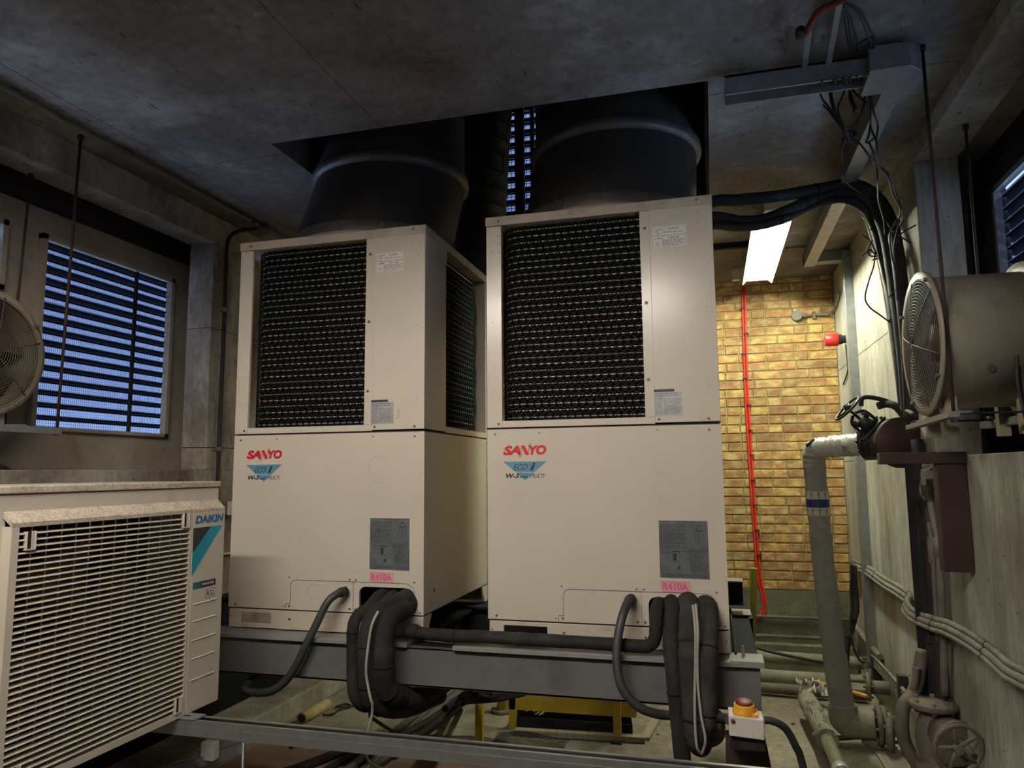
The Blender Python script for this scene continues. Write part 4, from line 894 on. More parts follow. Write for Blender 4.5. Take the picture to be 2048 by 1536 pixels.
pipe('conduit', 'dark conduit on the ceiling from the lamp to the trunking', 'conduit', [(1.54,2.403,2.32),(1.643,2.41,2.32),(1.728,2.411,2.32)], .01, 'tube_grey', k=2)
luminaire((-1.05, -2.5, 2.04), (.78, -2.5, 2.04), .20, 'hung fluorescent batten behind the camera position', TUBE_NEAR, 'tube_light_near', drop=1)
# ================================================================== left wall and ceiling conduit
pipe('conduit', 'straight steel conduit running along the ceiling above the left windows', 'conduit', [(-1.805, -4.5, 2.32), (-1.805, -.246, 2.32), (-1.81, .9, 2.32), (-1.81, 2.9, 2.32)], .0125, 'tube_grey', k=1)
for y in (-1.0, -.25, .80): c = mb('castiron').cyl((-1.806, y-.03, 2.32), (-1.806, y+.03, 2.32), .018, 12); tag(c.build('conduit_coupler'), {-1.0: 'coupler on the ceiling conduit nearest the left picture edge', -.25: 'coupler in the middle of the ceiling conduit', .80: 'coupler on the ceiling conduit before the corner tee'}[y], 'coupler')
t = thing('conduit_tee', 'tee box where the ceiling conduit branches down the left wall', 'junction box', (-1.81, .90, 2.31)); mb('castiron').cyl((-1.81, .90, 2.28), (-1.81, .90, 2.335), .035, 20).build('box', t); mb('castiron').cyl((-1.86, .89, 2.30), (-1.78, .9, 2.31), .017, 12).build('spout', t)
pipe('conduit', 'black conduit bending off the ceiling and down the left wall to the socket', 'conduit', [(-1.84, .89, 2.305), (-1.90, .85, 2.295), (-1.955, .79, 2.25), (-1.975, .77, 2.17), (-1.975, .768, 2.0), (-1.975, .768, 1.4), (-1.975, .767, .9), (-1.975, .767, .58), (-1.975, .767, .54)], .0125, 'black', k=5)
for z_ in (1.75, .87):
    c = mb('castiron').cyl((-1.975, .767, z_-.015), (-1.975, .767, z_+.015), .02, 12).box((-2.0, .745, z_-.008), (-1.975, .79, z_+.008)); tag(c.build('conduit_clip'), 'upper clip on the black wall conduit' if z_ > 1 else 'lower clip on the black wall conduit', 'clip')
t = thing('wall_socket', 'small metal-clad socket at the foot of the black wall conduit', 'socket', (-1.98, .82, .5))
mb('castiron').box((-2.0, .72, .47), (-1.955, .92, .545)).build('back_box', t, bevel=.004); mb('cream').box((-1.955, .84, .465), (-1.935, .93, .55)).build('face_plate', t, bevel=.003); mb('screw').cyl((-1.936, .885, .508), (-1.93, .885, .508), .010, 12).build('knob', t)
pipe('wall_pipe', 'thin pale pipe low on the left wall behind the condensing unit', 'pipe', [(-1.985, .2, .225), (-1.985, 1.6, .225)], .008, 'cable_pale', k=1)
# ================================================================== back wall fittings
c = MB()
for i, dx in enumerate((-.011, .011)):
    pipe('fire_cable', ('left' if not i else 'right')+' strand of the red cable clipped down the brick wall', 'cable', [(x+dx, 3.325, z_) for x, y, z_ in [(1.284,3.33,2.275),(1.271,3.33,1.73),(1.268,3.33,1.302),(1.273,3.33,0.88),(1.278,3.33,0.465),(1.287,3.33,0.139),(1.297,3.33,-0.144),(1.324,3.33,-0.322),(1.323,3.33,-0.422),(1.273,3.33,-0.491),(1.241,3.33,-0.504)]], .0085, 'redcable', 'twin red cables down the brick wall')
for j, q in enumerate([(1.267,3.32,2.089),(1.285,3.32,1.871),(1.261,3.32,1.695),(1.264,3.32,1.488),(1.282,3.32,1.258),(1.284,3.32,1.047),(1.287,3.32,0.838),(1.285,3.32,0.631),(1.292,3.32,0.425),(1.298,3.32,0.221),(1.304,3.32,0.019)]):
    c = mb('black'); c.box((q[0]-.02, q[1]-.014, q[2]-.005), (q[0]+.02, q[1]+.02, q[2]+.005)); tag(c.build('cable_clip'), 'one of the small black clips spaced along the red cable on the brick wall', 'clip', 'clips on the red cable')
t = thing('junction_box', 'round grey conduit box on the brick wall', 'junction box', (1.70, 3.32, 1.995)); q = Vector((1.698,3.3,1.996))
mb('tube_grey').cyl(q, q+Vector((0, .06, 0)), .042, 28).build('box', t); mb('tube_grey').cyl(q-Vector((0, .006, 0)), q, .040, 28).build('lid', t)
for s_ in (-1, 1): mb('screw').cyl(q+Vector((s_*.022, -.009, 0)), q+Vector((s_*.022, -.005, 0)), .004, 8).build('screw', t)
mb('tube_grey').cyl(q+Vector((.035, .02, 0)), q+Vector((.075, .02, 0)), .018, 14).build('spout', t)
pipe('conduit', 'grey conduit from the round box bending up into the corner', 'conduit', [tuple(q+Vector((.07, .02, 0))), tuple(q+Vector((.2, .02, 0)))]+[(1.935,3.3,1.989),(1.979,3.3,2.015),(1.988,3.2,2.035)]+[(1.985, 3.0, 2.1)], .011, 'tube_grey')
c = mb('castiron'); p = Vector((1.832,3.31,1.993)); c.box(p-Vector((.012, .01, .03)), p+Vector((.012, .03, .03))); tag(c.build('conduit_clip'), 'saddle clip on the conduit right of the round box', 'clip')
t = thing('alarm_beacon', 'red round alarm beacon sticking out of the right wall near the brick corner', 'alarm', (1.9, 2.85, 1.71))
mb('redplastic').lathe([(0, 0), (.040, 0), (.047, .006), (.047, .028), (.050, .032), (.050, .095), (0, .095)], (1.835, 2.85, 1.70), (1, 0, 0), 32).build('body', t)
mb('black').lathe([(.038, .095), (.038, .12), (.03, .13), (.03, .165)], (1.835, 2.85, 1.70), (1, 0, 0), 24).build('base', t)
pipe('cable', 'short cable going down the wall below the red beacon', 'cable', [(1.985, 2.86, 1.66), (1.99, 2.86, 1.50), (1.99, 2.9, 1.45), (1.99, 3.1, 1.38)], .006, 'black')
# pipes along the foot of the back wall
for z_, yy, r, lb, ky in ((-.475, 3.30, .012, 'upper thin pipe along the foot of the brick wall', 'tube_grey'), (-.625, 3.29, .014, 'lower thin pipe along the foot of the brick wall', 'tube_grey')):
    pipe('wall_pipe', lb, 'pipe', [(-1.6, yy, z_), (1.98, yy, z_+.01)], r, ky, k=1)
pipe('floor_pipe', 'upper of the two pale insulated pipes lying in front of the back wall', 'pipe', [(-.5, 3.05, -.70), (.8, 3.02, -.70), (1.4, 2.99, -.71), (1.98, 2.95, -.71)], .045, 'canvas_dirty', wob=.03)
pipe('floor_pipe', 'lower of the two pale insulated pipes lying in front of the back wall', 'pipe', [(-.5, 2.80, -.79), (.8, 2.76, -.79), (1.3, 2.74, -.79), (1.75, 2.72, -.79)], .05, 'canvas_dirty', wob=.03)
pipe('floor_pipe', 'dark steel pipe on the floor in front of the pale insulated pipes', 'pipe', [(-.5, 2.55, -.80), (1.9, 2.45, -.80)], .035, 'castiron', k=1)
pipe('cable', 'black cable slanting over the pipes at the back wall', 'cable', [(1.203,2.9,-0.619),(1.328,2.9,-0.649),(1.538,2.9,-0.684),(1.71,2.9,-0.707)], .012, 'black')
mb_ = mb('upstand').box((-2, 3.18, ZF), (1.98, 3.33, -.66)); struct(mb_, 'trim_8')
# leaning plank
c = mb('plank'); P = [(1.15,1.32,0.163),(1.188,1.32,0.161),(1.151,1.32,-0.345),(1.122,1.32,-0.336)]; c.prism(P, (0, .02, 0)); tag(c.build('plank', bevel=.002), 'yellowish plank leaning upright behind the right end of the beam', 'plank')

# ================================================================== right corner pipework
px_, py_ = 1.56, 1.6
c = mb('canvas'); P = [(1.552, 1.6, .80), (1.558, 1.6, .5), (1.566, 1.6, .2), (1.585, 1.6, -.1)]
t = thing('insulated_pipe', 'upright grey wrapped pipe with arrow bands standing before the brick wall', 'pipe', (1.6, 1.6, -.75), None)
rj = random.Random(5)
P = spline([(1.553, 1.6, .80), (1.562, 1.6, .45), (1.575, 1.6, .1), (1.600, 1.6, -.3), (1.628, 1.6, -.64), (1.632, 1.6, -.70)], 14)
mb('canvas').tube(P, [.062*(1+rj.uniform(-.035, .035)) if p.z > -.35 else .067 for p in P], 24).build('wrapped_length', t)
e1 = mb('foil').tube(spline([(1.553, 1.6, .70), (1.553, 1.6, .80), (1.575, 1.585, .835), (1.64, 1.54, .845), (1.70, 1.50, .85), (1.78, 1.45, .855)], 8), [.063+rj.uniform(-.005, .005) for _ in range(41)], 22).build('foil_elbow', t)
for zc, h, ky in ((.563, .046, 'tape'), (.516, .046, 'navy'), (.468, .046, 'tape')):
    x = 1.553+(.8-zc)*.027; b = mb(ky).lathe([(.0655, -h/2), (.0655, h/2)], (x, 1.6, zc), (0, 0, 1), 40).build('marker_band', t)
    if ky == 'tape':
        c = mb('ink')
        for k in range(7):
            a = math.radians(200+k*35-70); 
            def cp(du, dz, r=.0668): aa = a+du/.066; return (x+r*math.cos(aa), 1.6+r*math.sin(aa), zc+dz)
            c.add([cp(-.002, -.018), cp(.002, -.018), cp(.002, .006), cp(-.002, .006), cp(-.011, .002), cp(0, .019), cp(.011, .002), cp(0, .010)], [(0, 1, 2, 3), (4, 7, 5), (7, 6, 5)])
        c.build('arrows', b)
c = mb('black'); c.tube(spline([(1.51, 1.56, .855), (1.53, 1.55, .87), (1.55, 1.56, .89), (1.56, 1.58, .87)]), .01, 6); c.build('tie_end', t)
c = mb('canvas_dirty'); c.tube(spline([(1.63, 1.6, -.62), (1.632, 1.6, -.70), (1.66, 1.6, -.725), (1.72, 1.6, -.725), (1.80, 1.58, -.72)], 6), .078, 22); c.build('foot_elbow', t)
def flange_disc(t, o, ax, r, th, key='castiron', bolts=8, nm='flange'):
    o = Vector(o); a = Vector(ax).normalized()
    f = mb(key).lathe([(0, 0), (r, 0), (r, th), (0, th)], o, a, 36).build(nm, t)
    u = a.orthogonal().normalized(); v = a.cross(u)
    for i in range(bolts):
        an = 2*math.pi*i/bolts; p = o+(u*math.cos(an)+v*math.sin(an))*r*.8
        mb(key).cyl(p-a*.014, p+a*(th+.014), .009, 6).build('bolt', f)
    return f
t = thing('flanged_pipe', 'flanged stub joining the foot of the grey wrapped pipe to the right', 'pipe', (1.85, 1.57, -.72))
flange_disc(t, (1.80, 1.58, -.72), (1, -.05, 0), .105, .022); flange_disc(t, (1.828, 1.58, -.72), (1, -.05, 0), .105, .022)
mb('castiron').cyl((1.85, 1.58, -.72), (1.93, 1.57, -.715), .055, 24).build('stub', t)
t = thing('flanged_pipe', 'smaller flanged pipe behind, near the orange wood strip', 'pipe', (1.85, 2.0, -.6))
flange_disc(t, (1.83, 2.0, -.625), (1, -.1, 0), .085, .02, bolts=6); mb('castiron').cyl((1.84, 2.0, -.625), (1.96, 1.98, -.62), .04, 20).build('stub', t)
t = thing('flanged_pipe', 'loose dusty flange upright on the floor left of the large valve', 'flange', (1.78, 1.2, -.76))
flange_disc(t, (1.771,1.15,-0.627), (1, -.25, 0), .085, .03, bolts=4); 
c = mb('orange').obox((1.573,2.348,-0.7), (1.819,1.918,-0.66), .035, .012)
tag(c.build('wood_strip'), 'bright orange wood strip passing behind the wrapped pipe', 'strip')
c = mb('stone'); o = Vector((1.8,1.594,-0.82)); rs = random.Random(2)
c.tube([o+Vector((-.075+i*.03, .01*math.sin(i), .005*rs.random())) for i in range(6)], [.02, .042, .046, .044, .04, .02], 9); tag(c.build('rubble_stone'), 'oblong lump of stone on the floor left of the loose flange', 'stone')
c = mb('timber').obox((1.794,1.505,-0.84), (1.8,1.134,-0.84), .05, .012); tag(c.build('wood_strip'), 'flat grey strip on the floor at the bottom picture edge', 'strip')
c = mb('timber').obox((1.563,1.678,-0.83), (1.803,1.788,-0.83), .05, .02); tag(c.build('wood_block'), 'flat block under the foot of the wrapped pipe', 'block')
# worn insulated pipe lying on the floor
t = thing('floor_pipe', 'bare olive pipe on the floor coming out of torn, peeling insulation', 'pipe', (1.5, 1.6, -.75))
A, B, C_ = Vector((1.478,2.024,-0.72)), Vector((1.499,1.271,-0.72)), Vector((1.501,0.749,-0.72))
mb('canvas_dirty').tube([A+(B-A)*i/12 for i in range(13)], [.052+rj.uniform(-.004, .006) for _ in range(13)], 20).build('torn_insulation', t)
mb('pipe_olive').tube([B-(B-A)*.1, C_+(C_-B)*.6], .034, 20).build('bare_pipe', t); mb('foil').tube([C_-(C_-B)*.25, C_-(C_-B)*.12], .04, 14).build('collar', t)
c = mb('canvas_dirty')
for i in range(26):
    p = A.lerp(B, rj.uniform(.35, 1.05)) + Vector((rj.uniform(-.05, .05), 0, rj.uniform(.01, .055))); d = Vector((rj.uniform(-1, 1), rj.uniform(-1, 1), rj.uniform(-.4, .8))).normalized()*rj.uniform(.015, .035)
    c.prism([p, p+d, p+d+Vector((0, .01, .012)), p+Vector((0, .008, .012))], (.003, .001, .002))
c.build('peeling_flakes', t, kind='stuff')
c = mb('foil')
for i in range(16):
    p = Vector((1.538,2.008,-0.66)) + Vector((rj.uniform(-.12, .1), rj.uniform(-.06, .06), rj.uniform(-.05, .03))); d = Vector((rj.uniform(-1, 1), rj.uniform(-1, 1), rj.uniform(-1, 1))).normalized()*.04
    c.prism([p, p+d, p+d+Vector((0, .02, .015)), p+Vector((.01, .02, .02))], (.004, .002, .003))
tag(c.build('torn_foil', kind='stuff'), 'scraps of torn foil wrapping heaped at the foot of the wrapped pipe', 'scraps')
# gate valve on the high pipe
t = thing('gate_valve', 'black gate valve with a tilted handwheel on the high wrapped pipe', 'valve', (1.78, 1.0, .9))
V0 = Vector((1.80, 1.30, .86)); axs = Vector((.93, -.62, .05)).normalized()      # pipe axis
st = Vector((-.72, -.12, .68)).normalized()                                       # stem axis
mb('foil').tube([(1.72, 1.49, .852), (1.80, 1.36, .858)], .058, 20).build('pipe_sleeve', t)
for k, (o, r, th) in enumerate(((V0-axs*.02, .095, .022), (V0+axs*.008, .095, .022))): flange_disc(t, o, axs, r, th, 'blackiron', 8)
BV = V0+axs*.10
mb('blackiron').tube([V0+axs*.02, BV-axs*.04, BV, BV+axs*.04], [.06, .07, .085, .07], 20).build('body', t)
f1 = BV+st*.02
mb('blackiron').tube([f1, f1+st*.06], [.075, .06], 18).build('bonnet', t)
def cross(a): return a.orthogonal().normalized()
u_ = st.cross(Vector((0, 1, 0))).normalized(); v_ = st.cross(u_)
def slab4(o, hw, hd, th, key='blackiron', nm='bonnet_flange'):
    c = mb(key); c.prism([o+u_*a*hw+v_*b*hd for a, b in ((-1, -1), (1, -1), (1, 1), (-1, 1))], st*th); f = c.build(nm, t, bevel=.003)
    for a, b in ((-.8, -.8), (.8, -.8), (.8, .8), (-.8, .8)): p = o+u_*a*hw+v_*b*hd; mb(key).cyl(p-st*.012, p+st*(th+.012), .009, 6).build('bolt', f)
slab4(f1+st*.055, .085, .05, .014); slab4(f1+st*.075, .085, .05, .014)
mb('blackiron').tube([f1+st*.085, f1+st*.16], [.045, .03], 14).build('neck', t)
slab4(f1+st*.15, .045, .025, .012, nm='gland_flange')
for q in (-1, 1): mb('blackiron').tube(spline([f1+st*.08+u_*q*.05, f1+st*.13+u_*q*.052, f1+st*.175+u_*q*.045, f1+st*.20+u_*q*.01]), .009, 8).build('yoke_arm', t)
mb('blackiron').cyl(f1+st*.14, f1+st*.27, .008, 10).build('stem', t)
hw = f1+st*.245
def handwheel(t, o, ax, R, key, r=.008, spokes=4):
    a = Vector(ax).normalized(); u = a.orthogonal().normalized(); v = a.cross(u)
    c = mb(key).tube([o+(u*math.cos(q)+v*math.sin(q))*R for q in [2*math.pi*i/40 for i in range(40)]], r, 10, False, True, True)
    c.cyl(o-a*.012, o+a*.014, R*.2, 14)
    for i in range(spokes): an = 2*math.pi*i/spokes+.4; c.tube([o-a*.003, o+(u*math.cos(an)+v*math.sin(an))*R*.5-a*.006, o+(u*math.cos(an)+v*math.sin(an))*R], [r*1.1, r*.9, r*.9], 8)
    return c.build('handwheel', t)
handwheel(t, hw, st, .082, 'blackiron', .0065)
t = thing('blind_flange', 'large red-brown round flange facing the room below the fan bracket', 'flange', (1.82, 1.2, .84))

o = Vector((1.904,1.02,0.848)); ax = Vector((-.32, 1, .02))
f = mb('flange').lathe([(0, 0), (.128, 0), (.13, .004), (.13, .03), (.122, .034), (.07, .036), (.07, .2)], o, ax, 44).build('disc', t)
for i in range(8): 
    an = 2*math.pi*i/8+.2; a_ = ax.normalized(); u = a_.orthogonal().normalized(); v = a_.cross(u); p = o+(u*math.cos(an)+v*math.sin(an))*.108; mb('flange').cyl(p+a_*.02, p+a_*.05, .010, 6).build('bolt', f)
# lower loops beside the valve
pipe('cable', 'black cable arching over the gate valve beside the bundles', 'cable', [(1.74,1.1,1.048),(1.75,1.1,1.09),(1.798,1.1,1.091),(1.869,1.1,1.068),(1.915,1.05,1.03),(1.92,0.793,0.973)], .012, 'black')
pipe('cable', 'second dark cable looping down from the gate valve into the bundles', 'cable', [(1.82,1.1,1.045),(1.861,1.1,1.055),(1.892,1.05,1.039),(1.925,1.05,0.996),(1.944,1.05,0.939)], .02, 'foam_grey')
# red-oxide bracket on the right wall below the fan
t = thing('steel_bracket', 'red-brown steel bracket with a hanging leg on the right wall', 'bracket', (1.9, .4, .5))
mb('rust').box((1.665, .36, .735), (2.0, .42, .785)).build('horizontal_arm', t, bevel=.003)
mb('rust').box((1.885, .37, .285), (1.998, .44, .735)).build('hanging_leg', t, bevel=.003)
# vertical services on the right wall
RG = 'vertical dark pipes on the right wall'
for i, (a, b, r, ky, lb) in enumerate((((1835, 920), (1852, 1400), .030, 'darksteel', 'leftmost dark pipe of the vertical row on the right wall'), ((1850, 930), (1872, 1400), .022, 'foam', 'second dark pipe of the vertical row on the right wall'), ((1866, 1000), (1890, 1400), .018, 'tube_grey', 'grey conduit in the vertical row, with couplings'), ((1880, 1000), (1905, 1400), .016, 'castiron', 'rightmost brownish conduit of the vertical row'))):
    pass
RX = 1.945
pipe('wall_pipe', 'leftmost dark pipe of the vertical row on the right wall', 'pipe', [(RX, 1.02, .80), (RX, 1.02, .2), (RX, 1.02, ZF)], .035, 'darksteel', RG, k=2)
pipe('wall_pipe', 'second dark pipe of the vertical row on the right wall', 'pipe', [(RX+.01, .93, .86), (RX+.01, .93, .2), (RX+.01, .93, ZF)], .03, 'foam', RG, k=3, wob=.03, ties=(.3, .7))
pipe('wall_pipe', 'third dark pipe of the vertical row on the right wall', 'pipe', [(RX+.015, .85, .70), (RX+.015, .85, .1), (RX+.015, .85, ZF)], .024, 'rust', RG, k=2)
t = thing('conduit', 'grey conduit with a coupling in the vertical row, swinging left at its top', 'conduit', (RX, .7, 0)); q = [(1.95,0.721,0.673),(1.95,0.76,0.591),(1.95,0.735,0.499),(1.95,0.691,0.4),(1.95,0.685,0.277),(1.95,0.71,0.006),(1.95,0.765,-0.315)]
mb('tube_grey').tube(spline(q), .016, 12).build('tube', t); mb('tube_grey').cyl(q[3], tuple(Vector(q[3])-Vector((0, 0, .09))), .023, 12).build('coupling', t)
t = thing('conduit', 'slimmer grey conduit beside it in the vertical row', 'conduit', (RX, .75, 0)); q = [(1.955,0.81,0.696),(1.955,0.871,0.599),(1.955,0.848,0.493),(1.955,0.817,0.389),(1.955,0.81,0.262),(1.955,0.828,-0.017),(1.955,0.885,-0.349)]
mb('tube_grey').tube(spline(q), .011, 12).build('tube', t); mb('tube_grey').cyl(q[3], tuple(Vector(q[3])-Vector((0, 0, .12))), .018, 12).build('coupling', t)
pipe('cable', 'thin loose cable looping at the top of the vertical row', 'cable', [(1.94,0.585,0.742),(1.94,0.733,0.697),(1.94,0.85,0.648),(1.94,0.872,0.599),(1.94,0.811,0.566)], .006, 'cable_dusty')
t = thing('junction_box', 'dusty conduit box at the top of the vertical row on the right wall', 'junction box', (1.95, .8, .6)); q = Vector((1.95,0.737,0.673)); mb('tube_grey').box(q-Vector((.03, .05, .04)), q+Vector((.04, .04, .04))).build('box', t, bevel=.006); mb('tube_grey').cyl(q+Vector((0, .06, .05)), q+Vector((0, .02, .05)), .018, 12).build('spout', t)
# bundles of grey cable strapped across the right wall
for i, (off, r, lb) in enumerate(((0, .013, 'upper strand of the grey cables strapped across the right wall'), (-.024, .015, 'thick middle strand of the grey cables strapped across the right wall'), (-.046, .011, 'lower strand of the grey cables strapped across the right wall'))):
    q = [(x-(.01*i), y, z_+off) for x, y, z_ in [(1.975,3.104,0.011),(1.975,2.526,0.042),(1.975,1.991,0.035),(1.975,1.644,0.041),(1.975,1.391,0.031),(1.94,1.309,0.009),(1.94,1.174,-0.013),(1.93,0.754,0.024),(1.93,0.525,0.05),(1.96,0.341,0.04),(1.96,0.111,0.034),(1.96,-0.032,0.022),(1.96,-0.169,0.029),(1.96,-0.372,0.046)]]
    pipe('cable', lb, 'cable', q, r, 'cable_dusty', 'grey cables strapped across the right wall', ties=(.12, .3, .55, .75), k=6)
for i, off in enumerate((0, -.022, -.042, -.058)):
    q = [(x, y, z_+off) for x, y, z_ in [(1.96,2.812,-0.64),(1.96,2.641,-0.602),(1.96,2.472,-0.546),(1.96,2.165,-0.534),(1.96,1.806,-0.531),(1.96,1.573,-0.53),(1.96,1.287,-0.538)]]
    pipe('cable', ['topmost', 'second', 'third', 'lowest'][i]+' of the low grey cables slanting towards the large valve', 'cable', q, .0105, 'cable_dusty', 'low grey cables on the right wall', ties=(.3, .6) if i == 0 else (), k=6)
for q, lb in (((1.97,2.437,-0.621), 'upper black clip block of the low grey cables'), ((1.97,1.688,-0.543), 'lower black clip block of the low grey cables')):
    c = mb('black'); p = Vector(q); c.box(p-Vector((.025, .03, .10)), p+Vector((.025, .03, .08))); tag(c.build('cable_clip', bevel=.004), lb, 'clip')
pipe('cable', 'black foam-sleeved cable dropping beside the corner trunking', 'cable', [(1.87,2.45,0.059),(1.869,2.45,-0.076),(1.872,2.45,-0.225),(1.849,2.45,-0.309),(1.817,2.45,-0.41),(1.793,2.45,-0.51),(1.779,2.45,-0.642)], .024, 'black', ties=(.5, .7))
pipe('cable', 'thin black cable hanging in a long loop beside the corner trunking', 'cable', [(1.857,2.42,0.079),(1.84,2.42,-0.105),(1.839,2.42,-0.221),(1.823,2.42,-0.338),(1.834,2.42,-0.468),(1.866,2.42,-0.558),(1.895,2.42,-0.582)], .008, 'black')
pipe('wall_pipe', 'pale pipe end low in the right corner behind the wrapped pipe', 'pipe', [(1.97, 3.2, -.48), (1.975, 2.7, -.50), (1.975, 2.3, -.51)], .02, 'cable_dusty')
# large floor valve
t = thing('floor_valve', 'large dusty flanged valve with a spoked handwheel at the lower right', 'valve', (1.78, .8, -.4))
F0 = Vector((1.903,0.78,-0.345))
f = mb('castiron').lathe([(0, .0), (.036, .0), (.04, -.006), (.10, -.008), (.102, -.012), (.102, -.03), (.098, -.034), (0, -.034)], F0, (0, 0, 1), 40).build('top_flange', t)
for i in range(6): an = i*math.pi/3+.3; p = F0+Vector((math.cos(an)*.08, math.sin(an)*.08, -.05)); mb('castiron').cyl(p, p+Vector((0, 0, .055)), .011, 6).build('bolt', f)
mb('castiron').lathe([(.06, -.03), (.055, -.06), (.075, -.10), (.085, -.16), (.08, -.22), (.06, -.27), (.10, -.28), (.10, -.31), (.06, -.31), (.06, -.42)], F0, (0, 0, 1), 32).build('body', t)
ax2 = Vector((.25, -1, -.15)).normalized(); g0 = F0+Vector((.03, -.03, -.13))
mb('castiron').tube([g0, g0+ax2*.09], [.085, .08], 24).build('side_bonnet', t)
mb('castiron').tube([g0+ax2*.085, g0+ax2*.105], .10, 26).build('bonnet_flange', t)
mb('castiron').tube([g0+ax2*.10, g0+ax2*.22], [.035, .02], 12).build('stem', t)
handwheel(t, Vector((1.897,0.42,-0.434)), ax2, .098, 'castiron', .009, 5)
pipe('wall_pipe', 'thick brown curved hose sweeping down in front of the large valve', 'pipe', [(1.914,0.95,-0.16),(1.898,0.95,-0.232),(1.882,0.95,-0.314),(1.838,0.9,-0.366),(1.794,0.85,-0.395),(1.78,0.85,-0.475),(1.784,0.85,-0.554),(1.809,0.85,-0.618),(1.829,0.85,-0.694)]+[(1.72, .85, ZF)], .03, 'castiron', wob=.02)
pipe('wall_pipe', 'slimmer hose joining the brown curved one from the right wall', 'pipe', [(1.869,0.9,-0.232),(1.854,0.9,-0.319),(1.819,0.92,-0.386),(1.79,0.92,-0.439)], .016, 'castiron')
pipe('floor_pipe', 'short pipe leading out of frame below the large valve', 'pipe', [(1.859,0.8,-0.574),(1.879,0.8,-0.638)]+[(1.85, .75, ZF)], .045, 'castiron', k=3)

# ================================================================== floor clutter under and behind the beam
def fz(dz=0): return ZF+dz
t = thing('cardboard_tube', 'yellowed cardboard tube lying on the floor by the kerb', 'tube', (-1.588,1.306,-0.82)); A, B = Vector((-1.596,1.169,-0.815)), Vector((-1.583,1.469,-0.815))
mb('cardboard').tube([A, B], .035, 24).build('roll', t); mb('rod').tube([A-(B-A).normalized()*.001, A+(B-A).normalized()*.002], .026, 20).build('open_end', t)
pipe('wire', 'thin tangled black wire on the floor beside the cardboard tube', 'wire', [(-1.533,1.318,-0.835),(-1.48,1.351,-0.835),(-1.482,1.454,-0.835),(-1.44,1.528,-0.835),(-1.5,1.557,-0.835),(-1.528,1.485,-0.835),(-1.381,1.542,-0.835),(-1.271,1.505,-0.835),(-1.241,1.555,-0.835)], .006, 'black')
pipe('cable_duct', 'grey floor conduit running back past the left pipe bundle', 'conduit', [(-.93, -.6, fz(.03)), (-.93, 1.0, fz(.03)), (-.90, 3.0, fz(.03))], .022, 'tube_grey', k=2)
c = mb('tube_grey').box((-.88, -.6, fz()), (-.80, 3.0, fz(.035))); tag(c.build('floor_trunking', bevel=.003), 'low grey trunking on the floor beside the floor conduit', 'trunking')
pipe('cable_duct', 'thin pale cable tied on the floor trunking', 'cable', [(-.80, -.6, fz(.045)), (-.83, .6, fz(.045)), (-.86, 1.4, fz(.05)), (-.84, 3.0, fz(.045))], .009, 'cable_dusty')
for i, q in enumerate(([(-0.877,0.921,-0.8),(-0.799,1.178,-0.8),(-0.756,1.494,-0.8),(-0.755,1.728,-0.8),(-0.259,0.6,-0.425),(-0.165,0.6,-0.408),(-0.019,0.6,-0.374),(0.137,0.6,-0.325)], [(-0.759,0.795,-0.8),(-0.737,1.106,-0.8),(-0.708,1.455,-0.8),(-0.681,1.669,-0.8),(-0.232,0.6,-0.442),(-0.125,0.6,-0.425),(0.007,0.6,-0.389)], [(-0.558,0.964,-0.62),(-0.557,1.085,-0.62),(-0.541,1.217,-0.62),(-0.252,0.5,-0.367),(-0.239,0.5,-0.342)])):
    pipe('insulated_pipe', ['black foam pipe running across the floor under the beam', 'second black foam pipe beside it under the beam', 'short cut end of foam pipe dangling under the beam'][i], 'pipe', q, (.022, .018, .02)[i], 'foam', wob=.04)
c = mb('pipe_olive'); 
pipe('insulated_pipe', 'pair of black cables on the floor at the bottom of the picture', 'cable', [(-1.235,0.418,-0.82),(-1.144,0.611,-0.82),(-1.081,0.773,-0.82),(-0.972,0.861,-0.82),(-0.878,1.063,-0.82)], .024, 'foam')
pipe('insulated_pipe', 'black cable beside the pair at the bottom of the picture', 'cable', [(-1.073,0.389,-0.83),(-1.053,0.557,-0.83),(-1.015,0.706,-0.83),(-0.919,0.88,-0.83)], .018, 'black')
# yellow steel stand
t = thing('steel_stand', 'yellow painted steel stand with a broad rail behind the beam', 'stand', (.1, 1.3, fz()))
YS = 1.32
for x, y in (((-0.396,1.107,-0.85)[0], 1.10), ((0.367,1.393,-0.85)[0], 1.36), ((-0.252,1.351,-0.85)[0]-.03, 1.42)):
    mb('yellowpaint').box((x-.022, y-.02, fz()), (x+.022, y+.02, -.40)).build('leg', t, bevel=.002)
mb('yellowpaint').prism([(-0.327,1.4,-0.592),(0.485,1.4,-0.582),(0.472,1.4,-0.726),(-0.328,1.4,-0.734)], (0, .03, 0)).build('rail', t)
mb('darksteel').box(((0.367,1.393,-0.85)[0]-.035, 1.30, fz()), ((0.367,1.393,-0.85)[0]+.03, 1.42, fz(.008))).build('foot_plate', t)
t = thing('pipe_stand', 'bright yellow post on a round foot standing behind the beam', 'post', (-0.44,1.705,-0.85)); p = Vector((-0.437,1.695,-0.85))
mb('yellowpaint').cyl(p, p+Vector((0, 0, .5)), .03, 20).build('post', t); mb('castiron').cyl(p, p+Vector((0, 0, .02)), .07, 24).build('foot', t)
t = thing('drip_tray', 'long dark steel tray on the floor behind the yellow stand', 'tray', (0.075,1.49,-0.84))
P = [(-0.287,1.424,-0.78),(0.446,1.439,-0.78),(0.42,1.597,-0.78),(-0.315,1.586,-0.78)]; c = mb('darksteel')
lo = [tuple(Vector(p)-Vector((0, 0, .065))) for p in P]
c.prism(lo, (0, 0, .004)); [c.prism([P[i], P[(i+1) % 4], lo[(i+1) % 4], lo[i]], (0, .004, 0)) for i in range(4)]; c.build('pan', t)
c = mb('foil')
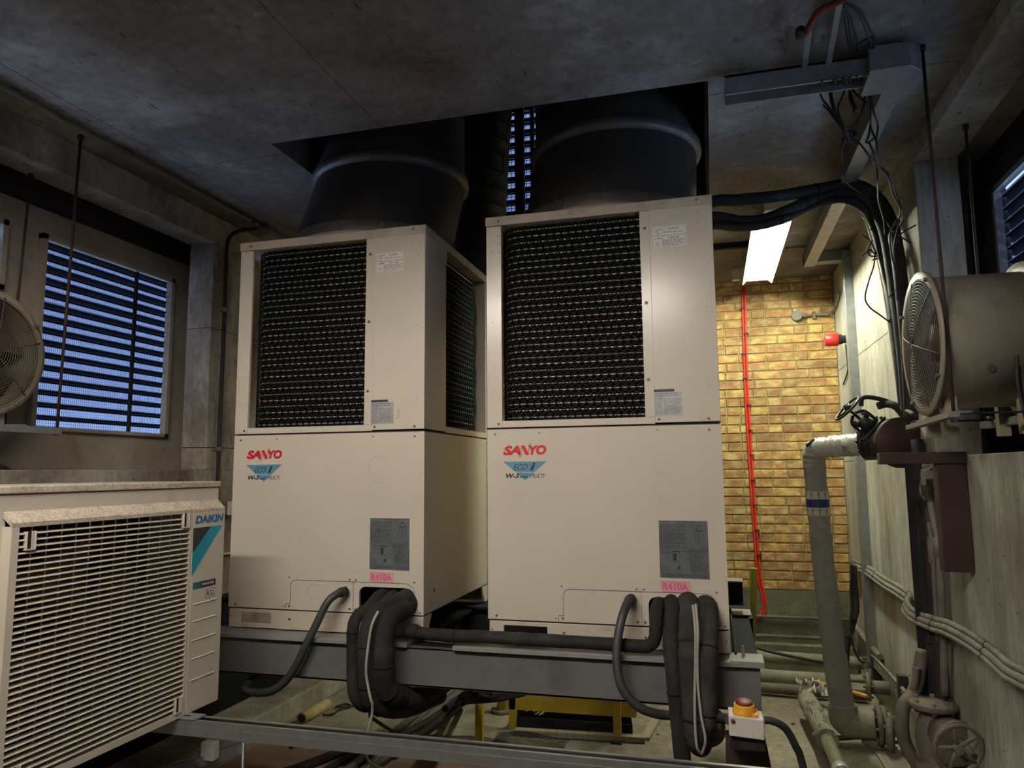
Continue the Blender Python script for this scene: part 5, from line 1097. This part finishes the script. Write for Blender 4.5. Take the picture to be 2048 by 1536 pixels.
for i in range(9): p = Vector((-0.192,1.551,-0.8))+Vector((rj.uniform(-.06, .1), rj.uniform(-.04, .04), rj.uniform(0, .03))); c.prism([p, p+Vector((.03, .01, .01)), p+Vector((.02, .02, .015))], (0, .002, .004))
tag(c.build('foil_scrap', kind='stuff'), 'crumpled shiny foil scraps lying in the dark tray', 'scraps')
c = mb('timber').obox((-0.243,1.319,-0.83), (0.524,1.372,-0.83), .05, .03); tag(c.build('batten'), 'pale timber batten on the floor in front of the tray', 'batten')
c = mb('timber').obox((0.521,1.401,-0.84), (0.559,1.748,-0.84), .05, .02); tag(c.build('batten'), 'short pale batten at the right end of the tray', 'batten')
# pieces of expanded mesh on the floor
def floor_mesh(cx, cy, w_, h_, lift, label, seed):
    r = random.Random(seed); c = mb('darksteel'); n = int(w_/.03)
    def hgt(x, y): return fz(.012)+lift*max(0, math.sin((x-cx)*9+seed)*math.cos((y-cy)*7))*.5
    for sg in (1, -1):
        for i in range(-int(h_/.02), n):
            P = []
            for j in range(13):
                y = cy-h_/2+h_*j/12; x = cx-w_/2+i*.03+(y-(cy-h_/2))*1.5 if sg > 0 else cx-w_/2+i*.03+((cy+h_/2)-y)*1.5
                if cx-w_/2 <= x <= cx+w_/2: P.append((x, y, hgt(x, y)))
            if len(P) > 1: c.tube(P, .0013, 3, False, False)
    tag(c.build('wire_mesh'), label, 'mesh')
floor_mesh(-.50, 1.02, .55, .30, .05, 'crumpled sheet of dark wire mesh on the floor below the yellow leg', 1)
floor_mesh(-.12, 1.18, .45, .22, .06, 'smaller sheet of dark wire mesh in front of the timber batten', 2)
c = mb('mat').box((-1.7, -5.5, fz()), (1.95, .3, fz(.008))); tag(c.build('bounce_mat'), 'unseen black mat added on the floor to cut bounced light', 'mat')  # added out of view to keep floor bounce off the ceiling
c = mb('pcm').box((-1.66, .32, fz()), (-.2, .92, fz(.006))); tag(c.build('floor_sheet'), 'dull red-brown ribbed sheet on the floor in the lower foreground', 'sheet')
c = mb('stone')
for i in range(3): 
    p = Vector((rj.uniform(1.2, 1.6), rj.uniform(1.0, 2.4), fz(.008)))
for i in range(46):
    x, y = rj.uniform(-1.6, 1.9), rj.uniform(.7, 3.0); s_ = rj.uniform(.006, .018); p = Vector((x, y, fz(s_*.6)))
    c.tube([p-Vector((s_, 0, 0)), p, p+Vector((s_, 0, 0))], [s_*.3, s_*.7, s_*.3], 6, smooth=False)
tag(c.build('floor_grit', kind='stuff'), 'small crumbs and debris scattered over the floor', 'debris')
for o in bpy.data.objects:
    if '_w' in o: del o['_w']
